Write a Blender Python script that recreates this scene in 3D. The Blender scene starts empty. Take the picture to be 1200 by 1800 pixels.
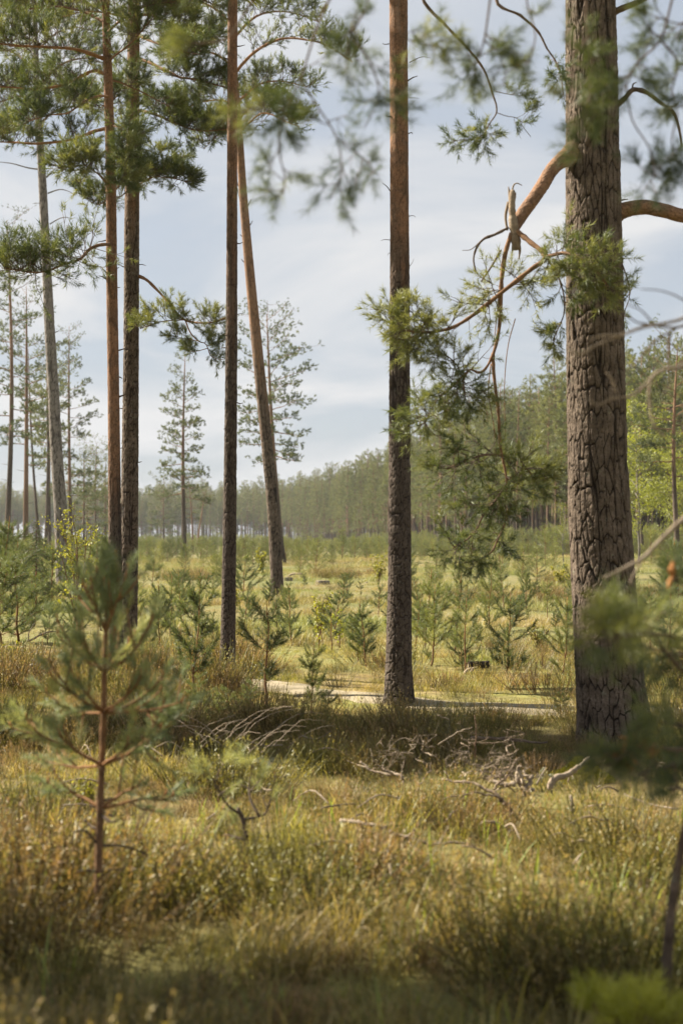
import bpy, math, random
import numpy as np

# ------------------------------------------------------------------ camera, sky, sun
SC = bpy.context.scene
C = SC.collection
CH = 1.55                       # eye height
FPX = 2500.0                    # focal length in photo pixels (50 mm on a 36 mm tall sensor, 1800 px)
PITCH = math.atan(50 / FPX)

cd = bpy.data.cameras.new('camera')
cd.sensor_fit = 'VERTICAL'
cd.sensor_height = 36.0
cd.sensor_width = 24.0
cd.lens = 50.0
cd.clip_start = 0.05
cd.clip_end = 4000
cd.dof.use_dof = True
cd.dof.focus_distance = 17.0
cd.dof.aperture_fstop = 2.4
cam = bpy.data.objects.new('camera', cd)
C.objects.link(cam)
cam.location = (0, 0, CH)
cam.rotation_euler = (math.pi / 2 + PITCH, 0, 0)
SC.camera = cam

SUN_EL = math.radians(41)
SUN_AZ = math.radians(68)       # degrees to the left of the view direction (+Y)
sun_dir = np.array([-math.sin(SUN_AZ) * math.cos(SUN_EL), math.cos(SUN_AZ) * math.cos(SUN_EL), math.sin(SUN_EL)])

W = bpy.data.worlds.new('World')
SC.world = W
W.use_nodes = True
nt = W.node_tree
nt.nodes.clear()
wo = nt.nodes.new('ShaderNodeOutputWorld')
bg = nt.nodes.new('ShaderNodeBackground')
sky = nt.nodes.new('ShaderNodeTexSky')
sky.sky_type = 'NISHITA'
sky.sun_disc = False
sky.sun_elevation = SUN_EL
sky.sun_rotation = -SUN_AZ      # measured clockwise from +Y
sky.air_density = 1.0
sky.dust_density = 1.6
sky.ozone_density = 1.0
tc = nt.nodes.new('ShaderNodeTexCoord')
sep = nt.nodes.new('ShaderNodeSeparateXYZ')
nt.links.new(tc.outputs['Generated'], sep.inputs[0])
addz = nt.nodes.new('ShaderNodeMath'); addz.operation = 'ADD'; addz.inputs[1].default_value = 0.22
nt.links.new(sep.outputs['Z'], addz.inputs[0])
mx = nt.nodes.new('ShaderNodeMath'); mx.operation = 'MAXIMUM'; mx.inputs[1].default_value = 0.16
nt.links.new(addz.outputs[0], mx.inputs[0])
dx = nt.nodes.new('ShaderNodeMath'); dx.operation = 'DIVIDE'
dy = nt.nodes.new('ShaderNodeMath'); dy.operation = 'DIVIDE'
nt.links.new(sep.outputs['X'], dx.inputs[0]); nt.links.new(mx.outputs[0], dx.inputs[1])
nt.links.new(sep.outputs['Y'], dy.inputs[0]); nt.links.new(mx.outputs[0], dy.inputs[1])
cmb = nt.nodes.new('ShaderNodeCombineXYZ')
nt.links.new(dx.outputs[0], cmb.inputs[0]); nt.links.new(dy.outputs[0], cmb.inputs[1])
nz = nt.nodes.new('ShaderNodeTexNoise')
nz.inputs['Scale'].default_value = 1.25
nz.inputs['Detail'].default_value = 7
nz.inputs['Roughness'].default_value = 0.52
nz.inputs['Distortion'].default_value = 0.5
nt.links.new(cmb.outputs[0], nz.inputs['Vector'])
cr_ = nt.nodes.new('ShaderNodeValToRGB')
cr_.color_ramp.elements[0].position = 0.38
cr_.color_ramp.elements[0].color = (0.78, 0.78, 0.78, 1)
cr_.color_ramp.elements[1].position = 0.60
cr_.color_ramp.elements[1].color = (1, 1, 1, 1)
nt.links.new(nz.outputs[0], cr_.inputs[0])
mixc = nt.nodes.new('ShaderNodeMix'); mixc.data_type = 'RGBA'
nt.links.new(cr_.outputs[0], mixc.inputs[0])
nt.links.new(sky.outputs[0], mixc.inputs[6])
nt.links.new(nz.outputs[0], (cc := nt.nodes.new('ShaderNodeValToRGB')).inputs[0])
cc.color_ramp.elements[0].position = 0.44; cc.color_ramp.elements[0].color = (3.4 / 8, 3.66 / 8, 4.0 / 8, 1)
cc.color_ramp.elements[1].position = 0.60; cc.color_ramp.elements[1].color = (4.95 / 8, 4.97 / 8, 5.0 / 8, 1)
cm = nt.nodes.new('ShaderNodeVectorMath'); cm.operation = 'SCALE'; cm.inputs['Scale'].default_value = 8
nt.links.new(cc.outputs[0], cm.inputs[0]); nt.links.new(cm.outputs[0], mixc.inputs[7])
nt.links.new(mixc.outputs[2], bg.inputs[0])
bg.inputs[1].default_value = 0.05
nt.links.new(bg.outputs[0], wo.inputs[0])

sl = bpy.data.lights.new('sun', 'SUN')
sl.energy = 5.0
sl.angle = math.radians(0.5)
sl.color = (1.0, 0.90, 0.74)
so = bpy.data.objects.new('sun', sl)
C.objects.link(so)
from mathutils import Vector
so.rotation_euler = Vector(tuple(-sun_dir)).to_track_quat('-Z', 'Y').to_euler()

SC.view_settings.view_transform = 'Standard'
SC.view_settings.look = 'None'
SC.view_settings.gamma = 1.0
SC.view_settings.exposure = 1.72
SC.cycles.use_denoising = True
SC.cycles.max_bounces = 6
SC.cycles.diffuse_bounces = 3
SC.cycles.transmission_bounces = 4
SC.cycles.volume_bounces = 0
SC.cycles.use_adaptive_sampling = True
SC.cycles.adaptive_threshold = 0.01

# ------------------------------------------------------------------ small maths helpers
def px(x, y, d):
    """the world point seen at photo pixel (x, y), at distance d along +Y"""
    rx, ry, rz = (x - 600) / FPX, (900 - y) / FPX, -1.0
    a = math.pi / 2 + PITCH
    wy = ry * math.cos(a) - rz * math.sin(a)
    wz = ry * math.sin(a) + rz * math.cos(a)
    k = d / wy
    return np.array([rx * k, d, CH + wz * k])

def gdist(y):
    return CH * FPX / max(y - 950.0, 1.0)

def _h(ix, iy, s):
    n = (ix.astype(np.int64) * 374761393 + iy.astype(np.int64) * 668265263 + s * 974634721) & 0x7fffffff
    n = ((n ^ (n >> 13)) * 1274126177) & 0x7fffffff
    n = (n ^ (n >> 16)) & 0xffff
    return n / 65535.0

def vn(x, y, s=0):
    x = np.asarray(x, float); y = np.asarray(y, float)
    ix = np.floor(x); iy = np.floor(y)
    fx = x - ix; fy = y - iy
    fx = fx * fx * (3 - 2 * fx); fy = fy * fy * (3 - 2 * fy)
    a = _h(ix, iy, s); b = _h(ix + 1, iy, s); c = _h(ix, iy + 1, s); d = _h(ix + 1, iy + 1, s)
    return (a + (b - a) * fx) * (1 - fy) + (c + (d - c) * fx) * fy

def fbm(x, y, s=0, o=4):
    t = 0; a = 0.5
    for k in range(o):
        t = t + a * vn(np.asarray(x) * 2 ** k, np.asarray(y) * 2 ** k, s + k * 17); a *= 0.5
    return t

def worley(u, v, nu, s):
    """F1, F2 and the cell id, with u wrapping after nu cells"""
    iu = np.floor(u); iv = np.floor(v)
    f1 = np.full(u.shape, 9.0); f2 = np.full(u.shape, 9.0); cid = np.zeros(u.shape)
    for du in (-1, 0, 1):
        for dv in (-1, 0, 1):
            cu = iu + du; cv = iv + dv
            w = np.mod(cu, nu)
            jx = cu + 0.1 + 0.8 * _h(w, cv, s); jy = cv + 0.1 + 0.8 * _h(w, cv, s + 5)
            dd = np.hypot(u - jx, v - jy)
            idv = _h(w, cv, s + 9)
            closer = dd < f1
            f2 = np.where(closer, f1, np.minimum(f2, dd))
            cid = np.where(closer, idv, cid)
            f1 = np.where(closer, dd, f1)
    return f1, f2, cid

def sstep(a, b, x):
    t = np.clip((x - a) / (b - a), 0, 1)
    return t * t * (3 - 2 * t)

def cr(P, n):
    """Catmull-Rom through the rows of P, n samples"""
    P = np.asarray(P, float)
    if len(P) == 2:
        t = np.linspace(0, 1, n)[:, None]
        return P[0] * (1 - t) + P[1] * t
    Q = np.vstack([2 * P[0] - P[1], P, 2 * P[-1] - P[-2]])
    seg = len(P) - 1
    t = np.linspace(0, seg, n)
    i = np.minimum(t.astype(int), seg - 1)
    f = (t - i)[:, None]
    p0, p1, p2, p3 = Q[i], Q[i + 1], Q[i + 2], Q[i + 3]
    return 0.5 * (2 * p1 + (p2 - p0) * f + (2 * p0 - 5 * p1 + 4 * p2 - p3) * f ** 2 + (3 * p1 - p0 - 3 * p2 + p3) * f ** 3)

def nrm(v):
    v = np.asarray(v, float)
    return v / np.maximum(np.linalg.norm(v, axis=-1, keepdims=True), 1e-9)

UP = np.array([0, 0, 1.0])

def ground(x, y):
    x = np.asarray(x, float); y = np.asarray(y, float)
    far = sstep(16, 45, y)
    vfar = sstep(70, 160, y)
    g = 0.16 * (fbm(x * 0.55 + 7, y * 0.55 + 3, 3, 3) - 0.45) * (1 - 0.3 * far)
    g = g + far * 0.9 * (fbm(x * 0.085 + 3.3, y * 0.05 + 1.7, 11, 3) - 0.45) * (1 - 0.6 * vfar)
    g = g - 0.02
    return g

# ------------------------------------------------------------------ mesh builder
class MB:
    def __init__(s):
        s.V = []; s.F = []; s.A = []; s.B = []; s.n = 0
    def add(s, V, F, a=0.0, b=0.0):
        V = np.asarray(V, np.float32).reshape(-1, 3)
        F = np.asarray(F, np.int32).reshape(-1, 3)
        s.V.append(V); s.F.append(F + s.n)
        s.A.append(np.broadcast_to(np.asarray(a, np.float32), (len(V),)))
        s.B.append(np.broadcast_to(np.asarray(b, np.float32), (len(V),)))
        s.n += len(V)
    def tube(s, P, R, sides=5, a=0.0, b=0.0, cap=True):
        P = np.asarray(P, float); n = len(P)
        R = np.broadcast_to(np.asarray(R, float), (n,))
        T = np.gradient(P, axis=0); T = nrm(T)
        ax = nrm(P[-1] - P[0])
        ref = np.eye(3)[int(np.argmin(np.abs(ax)))]
        S = nrm(np.cross(T, ref)); U = np.cross(T, S)
        th = np.linspace(0, 2 * np.pi, sides, endpoint=False)
        V = P[:, None] + R[:, None, None] * (np.cos(th)[None, :, None] * S[:, None] + np.sin(th)[None, :, None] * U[:, None])
        V = V.reshape(-1, 3)
        i = np.arange(n - 1)[:, None] * sides; j = np.arange(sides)[None]; k = (j + 1) % sides
        q = np.stack([i + j, i + k, i + k + sides, i + j + sides], -1).reshape(-1, 4)
        F = np.vstack([q[:, [0, 1, 2]], q[:, [0, 2, 3]]])
        aa = np.repeat(np.broadcast_to(np.asarray(a, float), (n,)), sides)
        bb = np.repeat(np.broadcast_to(np.asarray(b, float), (n,)), sides)
        if cap:
            V = np.vstack([V, P[-1], P[0]])
            e = (n - 1) * sides
            j = np.arange(sides); k = (j + 1) % sides
            F = np.vstack([F, np.stack([e + j, e + k, np.full(sides, n * sides)], -1), np.stack([k, j, np.full(sides, n * sides + 1)], -1)])
            aa = np.append(aa, [aa[-1], aa[0]]); bb = np.append(bb, [bb[-1], bb[0]])
        s.add(V, F, aa, bb)
    def mesh(s, name, mat, smooth=True):
        V = np.vstack(s.V); F = np.vstack(s.F)
        me = bpy.data.meshes.new(name)
        me.vertices.add(len(V)); me.vertices.foreach_set('co', V.ravel())
        me.loops.add(F.size); me.loops.foreach_set('vertex_index', F.ravel())
        me.polygons.add(len(F))
        me.polygons.foreach_set('loop_start', np.arange(0, F.size, 3, dtype=np.int32))
        me.polygons.foreach_set('loop_total', np.full(len(F), 3, np.int32))
        me.polygons.foreach_set('use_smooth', np.full(len(F), smooth, bool))
        for nm, L in (('a', s.A), ('b', s.B)):
            at = me.attributes.new(nm, 'FLOAT', 'POINT')
            at.data.foreach_set('value', np.concatenate(L).astype(np.float32))
        me.materials.append(mat)
        me.update(calc_edges=True)
        me.validate()
        return me
    def build(s, name, mat, parent=None, smooth=True, offset=None):
        if offset is not None:
            s.V = [v - np.asarray(offset, np.float32) for v in s.V]
        o = bpy.data.objects.new(name, s.mesh(name, mat, smooth))
        C.objects.link(o)
        if parent is not None:
            o.parent = parent
        return o

def tag(o, label=None, cat=None, group=None, kind=None):
    if label: o['label'] = label
    if cat: o['category'] = cat
    if group: o['group'] = group
    if kind: o['kind'] = kind
    return o

def empty(name, loc, label, cat, group=None):
    o = bpy.data.objects.new(name, None)
    C.objects.link(o)
    o.location = tuple(float(v) for v in loc)
    o.empty_display_size = 0.1
    return tag(o, label, cat, group)

def copy_tree(o, loc, rotz, scale, label=None, group=None):
    r = o.copy(); C.objects.link(r)
    r.location = tuple(float(v) for v in loc); r.rotation_euler = (0, 0, rotz)
    r.scale = scale if hasattr(scale, '__len__') else (scale,) * 3
    if label: r['label'] = label
    if group: r['group'] = group
    for ch in list(o.children):
        c = ch.copy(); C.objects.link(c); c.parent = r
        for g in list(ch.children):
            e = g.copy(); C.objects.link(e); e.parent = c
    return r

# ------------------------------------------------------------------ materials
def new_mat(name):
    m = bpy.data.materials.new(name); m.use_nodes = True
    t = m.node_tree; t.nodes.clear()
    return m, t, t.nodes.new('ShaderNodeOutputMaterial')

def node(t, kind, **kw):
    n = t.nodes.new(kind)
    for k, v in kw.items(): setattr(n, k, v)
    return n

def attr(t, name):
    n = t.nodes.new('ShaderNodeAttribute'); n.attribute_name = name
    return n.outputs['Fac']

def mixrgb(t, fac, a, b):
    n = t.nodes.new('ShaderNodeMix'); n.data_type = 'RGBA'
    for s, v in ((0, fac), (6, a), (7, b)):
        if hasattr(v, 'is_linked') or hasattr(v, 'links'):
            t.links.new(v, n.inputs[s])
        elif s == 0:
            n.inputs[0].default_value = v
        else:
            n.inputs[s].default_value = (*v, 1)
    return n.outputs[2]

def ramp(t, fac, stops):
    n = t.nodes.new('ShaderNodeValToRGB')
    e = n.color_ramp.elements
    while len(e) < len(stops): e.new(0.5)
    for k, (p, c) in enumerate(stops):
        e[k].position = p
        e[k].color = (*c, 1) if hasattr(c, '__len__') else (c, c, c, 1)
    t.links.new(fac, n.inputs[0])
    return n.outputs[0]

def noise(t, scale, detail=4, vec=None, rough=0.55):
    n = t.nodes.new('ShaderNodeTexNoise')
    n.inputs['Scale'].default_value = scale; n.inputs['Detail'].default_value = detail
    n.inputs['Roughness'].default_value = rough
    if vec is not None: t.links.new(vec, n.inputs['Vector'])
    return n.outputs[0]

def leaf_mat(name, stops, trans=0.35, rough_hue=0.0, inst=False, patch=None, tint=(1.3, 1.25, 0.6)):
    """thin leaves: diffuse plus light let through; 'a' runs along the colour stops"""
    m, t, out = new_mat(name)
    fac = attr(t, 'a')
    oi = t.nodes.new('ShaderNodeObjectInfo')
    add = node(t, 'ShaderNodeMath', operation='MULTIPLY_ADD')
    t.links.new(oi.outputs['Random'], add.inputs[0]); add.inputs[1].default_value = 0.34; add.inputs[2].default_value = -0.17
    s2 = node(t, 'ShaderNodeMath', operation='ADD', use_clamp=True)
    t.links.new(fac, s2.inputs[0]); t.links.new(add.outputs[0], s2.inputs[1])
    col = ramp(t, s2.outputs[0], stops)
    if patch:
        scale, other, lo, hi = patch
        if inst:
            vec = oi.outputs['Location']
        else:
            vec = t.nodes.new('ShaderNodeNewGeometry').outputs['Position']
        f = ramp(t, noise(t, scale, 3, vec), [(lo, 0.0), (hi, 1.0)])
        col = mixrgb(t, f, col, ramp(t, s2.outputs[0], other))
    d = t.nodes.new('ShaderNodeBsdfDiffuse'); t.links.new(col, d.inputs[0])
    tr = t.nodes.new('ShaderNodeBsdfTranslucent')
    mul = t.nodes.new('ShaderNodeMix'); mul.data_type = 'RGBA'; mul.blend_type = 'MULTIPLY'; mul.inputs[0].default_value = 1
    t.links.new(col, mul.inputs[6]); mul.inputs[7].default_value = (*tint, 1)
    t.links.new(mul.outputs[2], tr.inputs[0])
    mix = t.nodes.new('ShaderNodeMixShader'); mix.inputs[0].default_value = trans
    t.links.new(d.outputs[0], mix.inputs[1]); t.links.new(tr.outputs[0], mix.inputs[2])
    gl = t.nodes.new('ShaderNodeBsdfGlossy'); gl.inputs['Roughness'].default_value = 0.5
    gl.inputs[0].default_value = (0.8, 0.85, 0.8, 1)
    m2 = t.nodes.new('ShaderNodeMixShader'); m2.inputs[0].default_value = 0.045
    t.links.new(mix.outputs[0], m2.inputs[1]); t.links.new(gl.outputs[0], m2.inputs[2])
    t.links.new(m2.outputs[0], out.inputs[0])
    return m

def bark_mat(name, plate, plate2, furrow, orange, orange2, lichen=0.0):
    """'a' = depth of the furrow, 'b' = how far the trunk has turned to thin orange bark"""
    m, t, out = new_mat(name)
    tcn = t.nodes.new('ShaderNodeTexCoord').outputs['Object']
    n1 = noise(t, 9, 5, tcn)
    n2 = noise(t, 55, 4, tcn, 0.65)
    low = mixrgb(t, ramp(t, n1, [(0.35, 0.0), (0.68, 1.0)]), plate, plate2)
    low = mixrgb(t, attr(t, 'a'), low, furrow)
    hi = mixrgb(t, ramp(t, n1, [(0.4, 0.0), (0.62, 1.0)]), orange, orange2)
    fa = node(t, 'ShaderNodeMath', operation='MULTIPLY'); t.links.new(attr(t, 'a'), fa.inputs[0]); fa.inputs[1].default_value = 0.75
    hi = mixrgb(t, fa.outputs[0], hi, tuple(0.42 * v for v in orange2))
    col = mixrgb(t, attr(t, 'b'), low, hi)
    if lichen:
        n3 = noise(t, 16, 6, tcn, 0.7)
        col = mixrgb(t, ramp(t, n3, [(0.60, 0.0), (0.68, lichen)]), col, (0.23, 0.25, 0.18))
    g = ramp(t, n2, [(0.3, 0.72), (0.7, 1.25)])
    mul = t.nodes.new('ShaderNodeMix'); mul.data_type = 'RGBA'; mul.blend_type = 'MULTIPLY'; mul.inputs[0].default_value = 1
    t.links.new(col, mul.inputs[6]); t.links.new(g, mul.inputs[7])
    b = t.nodes.new('ShaderNodeBsdfPrincipled')
    b.inputs['Roughness'].default_value = 0.9
    b.inputs['Specular IOR Level'].default_value = 0.2
    t.links.new(mul.outputs[2], b.inputs['Base Color'])
    bp = t.nodes.new('ShaderNodeBump'); bp.inputs['Strength'].default_value = 0.7; bp.inputs['Distance'].default_value = 0.01
    t.links.new(n2, bp.inputs['Height']); t.links.new(bp.outputs[0], b.inputs['Normal'])
    t.links.new(b.outputs[0], out.inputs[0])
    return m

M = {}
M['bark'] = bark_mat('pine_bark', (0.088, 0.066, 0.049), (0.155, 0.12, 0.093), (0.016, 0.011, 0.008), (0.255, 0.148, 0.088), (0.20, 0.122, 0.08), 0.35)
M['bark_dark'] = bark_mat('dark_pine_bark', (0.068, 0.052, 0.041), (0.105, 0.083, 0.066), (0.02, 0.014, 0.011), (0.24, 0.132, 0.077), (0.165, 0.10, 0.064), 0.2)
M['bark_grey'] = bark_mat('grey_pine_bark', (0.17, 0.15, 0.135), (0.24, 0.215, 0.195), (0.05, 0.042, 0.036), (0.30, 0.23, 0.17), (0.25, 0.2, 0.16), 0.3)
M['twig'] = bark_mat('twig_bark', (0.115, 0.085, 0.062), (0.17, 0.13, 0.1), (0.05, 0.036, 0.026), (0.34, 0.175, 0.08), (0.26, 0.13, 0.065))
M['dead'] = bark_mat('weathered_wood', (0.22, 0.17, 0.12), (0.38, 0.315, 0.24), (0.085, 0.06, 0.042), (0.20, 0.125, 0.075), (0.14, 0.09, 0.06))
M['sapling_stem'] = bark_mat('sapling_stem', (0.12, 0.075, 0.045), (0.17, 0.105, 0.062), (0.05, 0.033, 0.022), (0.36, 0.17, 0.06), (0.28, 0.14, 0.06))

N_DARK, N_MID, N_YEL = (0.042, 0.062, 0.026), (0.095, 0.118, 0.045), (0.23, 0.235, 0.085)
M['needle'] = leaf_mat('pine_needles', [(0.0, N_DARK), (0.5, N_MID), (1.0, N_YEL)], 0.38)
M['needle_blue'] = leaf_mat('blue_green_needles', [(0.0, (0.10, 0.135, 0.075)), (0.55, (0.215, 0.25, 0.135)), (1.0, (0.36, 0.35, 0.14))], 0.45, tint=(1.2, 1.2, 0.7))
M['needle_sapling'] = leaf_mat('sapling_needles', [(0.0, (0.06, 0.08, 0.036)), (0.5, (0.14, 0.165, 0.062)), (1.0, (0.27, 0.27, 0.09))], 0.42)
M['needle_far'] = leaf_mat('far_needles', [(0.0, (0.06, 0.08, 0.034)), (0.5, (0.145, 0.162, 0.066)), (1.0, (0.24, 0.245, 0.10))], 0.40)
M['leaf_yellow'] = leaf_mat('young_leaves', [(0.0, (0.16, 0.17, 0.03)), (0.5, (0.28, 0.27, 0.04)), (1.0, (0.40, 0.36, 0.06))], 0.5, tint=(1.2, 1.2, 0.5))
M['leaf_birch'] = leaf_mat('birch_leaves', [(0.0, (0.17, 0.195, 0.03)), (0.5, (0.28, 0.30, 0.04)), (1.0, (0.40, 0.39, 0.06))], 0.45, tint=(1.2, 1.2, 0.5))

GREENS = [(0.0, (0.135, 0.135, 0.026)), (0.45, (0.285, 0.275, 0.055)), (0.8, (0.45, 0.385, 0.115)), (1.0, (0.58, 0.48, 0.19))]
STRAW = [(0.0, (0.18, 0.13, 0.055)), (0.45, (0.36, 0.265, 0.125)), (0.8, (0.48, 0.365, 0.19)), (1.0, (0.60, 0.48, 0.29))]
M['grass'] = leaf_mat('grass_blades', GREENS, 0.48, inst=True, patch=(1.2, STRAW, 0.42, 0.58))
M['grass_far'] = leaf_mat('far_grass', [(0.0, (0.13, 0.15, 0.045)), (0.5, (0.235, 0.255, 0.09)), (1.0, (0.38, 0.36, 0.15))], 0.35, inst=True,
                          patch=(0.22, [(0.0, (0.24, 0.19, 0.09)), (0.5, (0.36, 0.285, 0.15)), (1.0, (0.46, 0.375, 0.22))], 0.43, 0.60))
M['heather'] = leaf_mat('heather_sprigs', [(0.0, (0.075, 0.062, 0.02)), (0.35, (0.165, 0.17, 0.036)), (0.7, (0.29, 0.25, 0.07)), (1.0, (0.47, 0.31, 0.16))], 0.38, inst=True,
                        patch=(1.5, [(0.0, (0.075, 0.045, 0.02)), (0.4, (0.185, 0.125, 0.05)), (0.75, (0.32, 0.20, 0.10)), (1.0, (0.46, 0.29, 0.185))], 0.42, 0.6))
M['blade'] = leaf_mat('fresh_blades', [(0.0, (0.11, 0.16, 0.03)), (0.6, (0.24, 0.30, 0.055)), (1.0, (0.38, 0.40, 0.10))], 0.45)
M['moss'] = leaf_mat('moss', [(0.0, (0.12, 0.12, 0.014)), (0.5, (0.30, 0.28, 0.03)), (1.0, (0.46, 0.42, 0.05))], 0.2)
M['lichen'] = leaf_mat('lichen', [(0.0, (0.22, 0.23, 0.16)), (0.5, (0.36, 0.37, 0.28)), (1.0, (0.48, 0.48, 0.38))], 0.15)

def ground_mat():
    m, t, out = new_mat('heath_soil')
    pos = t.nodes.new('ShaderNodeNewGeometry').outputs['Position']
    n1 = noise(t, 0.35, 6, pos); n2 = noise(t, 3.0, 6, pos, 0.65); n3 = noise(t, 40, 4, pos, 0.7)
    a = mixrgb(t, ramp(t, n2, [(0.35, 0.0), (0.65, 1.0)]), (0.105, 0.078, 0.036), (0.26, 0.20, 0.095))
    b = mixrgb(t, ramp(t, n2, [(0.35, 0.0), (0.65, 1.0)]), (0.115, 0.118, 0.035), (0.22, 0.215, 0.075))
    c = mixrgb(t, ramp(t, n1, [(0.42, 0.0), (0.58, 1.0)]), a, b)
    sp = t.nodes.new('ShaderNodeSeparateXYZ'); t.links.new(pos, sp.inputs[0])
    fy = t.nodes.new('ShaderNodeMapRange'); fy.inputs[1].default_value = 16; fy.inputs[2].default_value = 30
    t.links.new(sp.outputs[1], fy.inputs[0])
    far = mixrgb(t, ramp(t, noise(t, 0.16, 6, pos), [(0.42, 0.0), (0.62, 1.0)]), (0.10, 0.112, 0.042), (0.18, 0.15, 0.072))
    far = mixrgb(t, ramp(t, n2, [(0.3, 0.0), (0.75, 0.6)]), far, (0.21, 0.185, 0.085))
    c = mixrgb(t, fy.outputs[0], c, far)
    g = ramp(t, n3, [(0.25, 0.55), (0.75, 1.35)])
    mul = t.nodes.new('ShaderNodeMix'); mul.data_type = 'RGBA'; mul.blend_type = 'MULTIPLY'; mul.inputs[0].default_value = 1
    t.links.new(c, mul.inputs[6]); t.links.new(g, mul.inputs[7])
    bs = t.nodes.new('ShaderNodeBsdfPrincipled'); bs.inputs['Roughness'].default_value = 1.0; bs.inputs['Specular IOR Level'].default_value = 0.1
    t.links.new(mul.outputs[2], bs.inputs['Base Color'])
    bp = t.nodes.new('ShaderNodeBump'); bp.inputs['Strength'].default_value = 0.8; bp.inputs['Distance'].default_value = 0.06
    t.links.new(n2, bp.inputs['Height']); t.links.new(bp.outputs[0], bs.inputs['Normal'])
    t.links.new(bs.outputs[0], out.inputs[0])
    return m

def sand_mat():
    m, t, out = new_mat('sand_track')
    pos = t.nodes.new('ShaderNodeNewGeometry').outputs['Position']
    n2 = noise(t, 2.2, 6, pos, 0.6); n3 = noise(t, 30, 5, pos, 0.7)
    c = mixrgb(t, ramp(t, n2, [(0.4, 0.0), (0.62, 1.0)]), (0.30, 0.25, 0.165), (0.16, 0.13, 0.07))
    g = ramp(t, n3, [(0.25, 0.7), (0.75, 1.2)])
    mul = t.nodes.new('ShaderNodeMix'); mul.data_type = 'RGBA'; mul.blend_type = 'MULTIPLY'; mul.inputs[0].default_value = 1
    t.links.new(c, mul.inputs[6]); t.links.new(g, mul.inputs[7])
    bs = t.nodes.new('ShaderNodeBsdfPrincipled'); bs.inputs['Roughness'].default_value = 1.0
    t.links.new(mul.outputs[2], bs.inputs['Base Color'])
    bp = t.nodes.new('ShaderNodeBump'); bp.inputs['Strength'].default_value = 0.7; bp.inputs['Distance'].default_value = 0.03
    t.links.new(n3, bp.inputs['Height']); t.links.new(bp.outputs[0], bs.inputs['Normal'])
    t.links.new(bs.outputs[0], out.inputs[0])
    return m

M['ground'] = ground_mat(); M['sand'] = sand_mat()

# ------------------------------------------------------------------ ground sheet and the sandy track
def geo(a, b, n):
    return np.geomspace(a, b, n)
gx = np.concatenate([-geo(12, 1100, 40)[::-1], np.linspace(-12, 12, 241)[1:-1], geo(12, 1100, 40)])
gy = np.concatenate([-geo(4, 200, 12)[::-1], np.linspace(-4, 24, 255)[1:-1], geo(24, 1300, 110)])
GX, GY = np.meshgrid(gx, gy)
GZ = ground(GX, GY) + 0.03 * (fbm(GX * 3, GY * 3, 21, 3) - 0.45)
nyy, nxx = GX.shape
ii = (np.arange(nyy - 1)[:, None] * nxx + np.arange(nxx - 1)[None]).ravel()
Fg = np.vstack([np.stack([ii, ii + 1, ii + nxx + 1], -1), np.stack([ii, ii + nxx + 1, ii + nxx], -1)])
mb = MB(); mb.add(np.stack([GX, GY, GZ], -1).reshape(-1, 3), Fg)
tag(mb.build('ground', M['ground']), 'heath ground of moss, litter and dry grass under the pines', 'ground', kind='structure')

TRACK = np.array([(9, 9.4), (4.6, 11.6), (2.4, 12.95), (1.0, 13.8), (-0.25, 14.7), (-1.6, 16.6), (-4.5, 19.6), (-10, 23)], float)
tp = cr(TRACK, 160)
tn = nrm(np.stack([-np.gradient(tp[:, 1]), np.gradient(tp[:, 0])], -1))
def track_dist(x, y):
    d = np.hypot(np.asarray(x)[..., None] - tp[:, 0], np.asarray(y)[..., None] - tp[:, 1])
    return d.min(-1)
mb = MB()
nw = 9
wv = np.linspace(-1, 1, nw)
edge = 0.40 + 0.30 * (vn(np.arange(160) * 0.21, np.zeros(160), 5) - 0.5)
edge2 = 0.40 + 0.30 * (vn(np.arange(160) * 0.24 + 50, np.zeros(160), 8) - 0.5)
hw = np.where(wv[None] < 0, edge[:, None], edge2[:, None])
XY = tp[:, None] + tn[:, None] * (wv[None, :, None] * hw[..., None])
Z = ground(XY[..., 0], XY[..., 1]) + 0.034 - 0.05 * np.abs(wv)[None] ** 3
ii = (np.arange(159)[:, None] * nw + np.arange(nw - 1)[None]).ravel()
Ft = np.vstack([np.stack([ii, ii + 1, ii + nw + 1], -1), np.stack([ii, ii + nw + 1, ii + nw], -1)])
mb.add(np.concatenate([XY, Z[..., None]], -1).reshape(-1, 3), Ft)
tag(mb.build('sandy_path', M['sand']), 'pale sandy track crossing the clearing behind the heather', 'path', kind='structure')

# ------------------------------------------------------------------ foliage primitives
def shoot_template(rng, n, length, nl, w, spread=(25, 70), axis_w=0.0):
    """a bottlebrush shoot along +X: n needles, one thin triangle each"""
    t = rng.uniform(0, 1, n)
    ang = np.radians(rng.uniform(*spread, n) * (1 - 0.35 * t))
    ph = rng.uniform(0, 2 * np.pi, n)
    d = np.stack([np.cos(ang), np.sin(ang) * np.cos(ph), np.sin(ang) * np.sin(ph)], -1)
    p = np.stack([t * length, np.zeros(n), np.zeros(n)], -1)
    l = nl * rng.uniform(0.75, 1.15, n)
    s = nrm(np.cross(d, rng.normal(size=(n, 3))))
    V = np.stack([p - s * w / 2, p + s * w / 2, p + d * l[:, None]], 1).reshape(-1, 3)
    F = np.arange(3 * n).reshape(-1, 3)
    return V, F

def frames(D, rng):
    D = nrm(D)
    r = rng.normal(size=D.shape)
    S = nrm(np.cross(D, r)); U = np.cross(D, S)
    return np.stack([D, S, U], -1)       # columns

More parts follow.
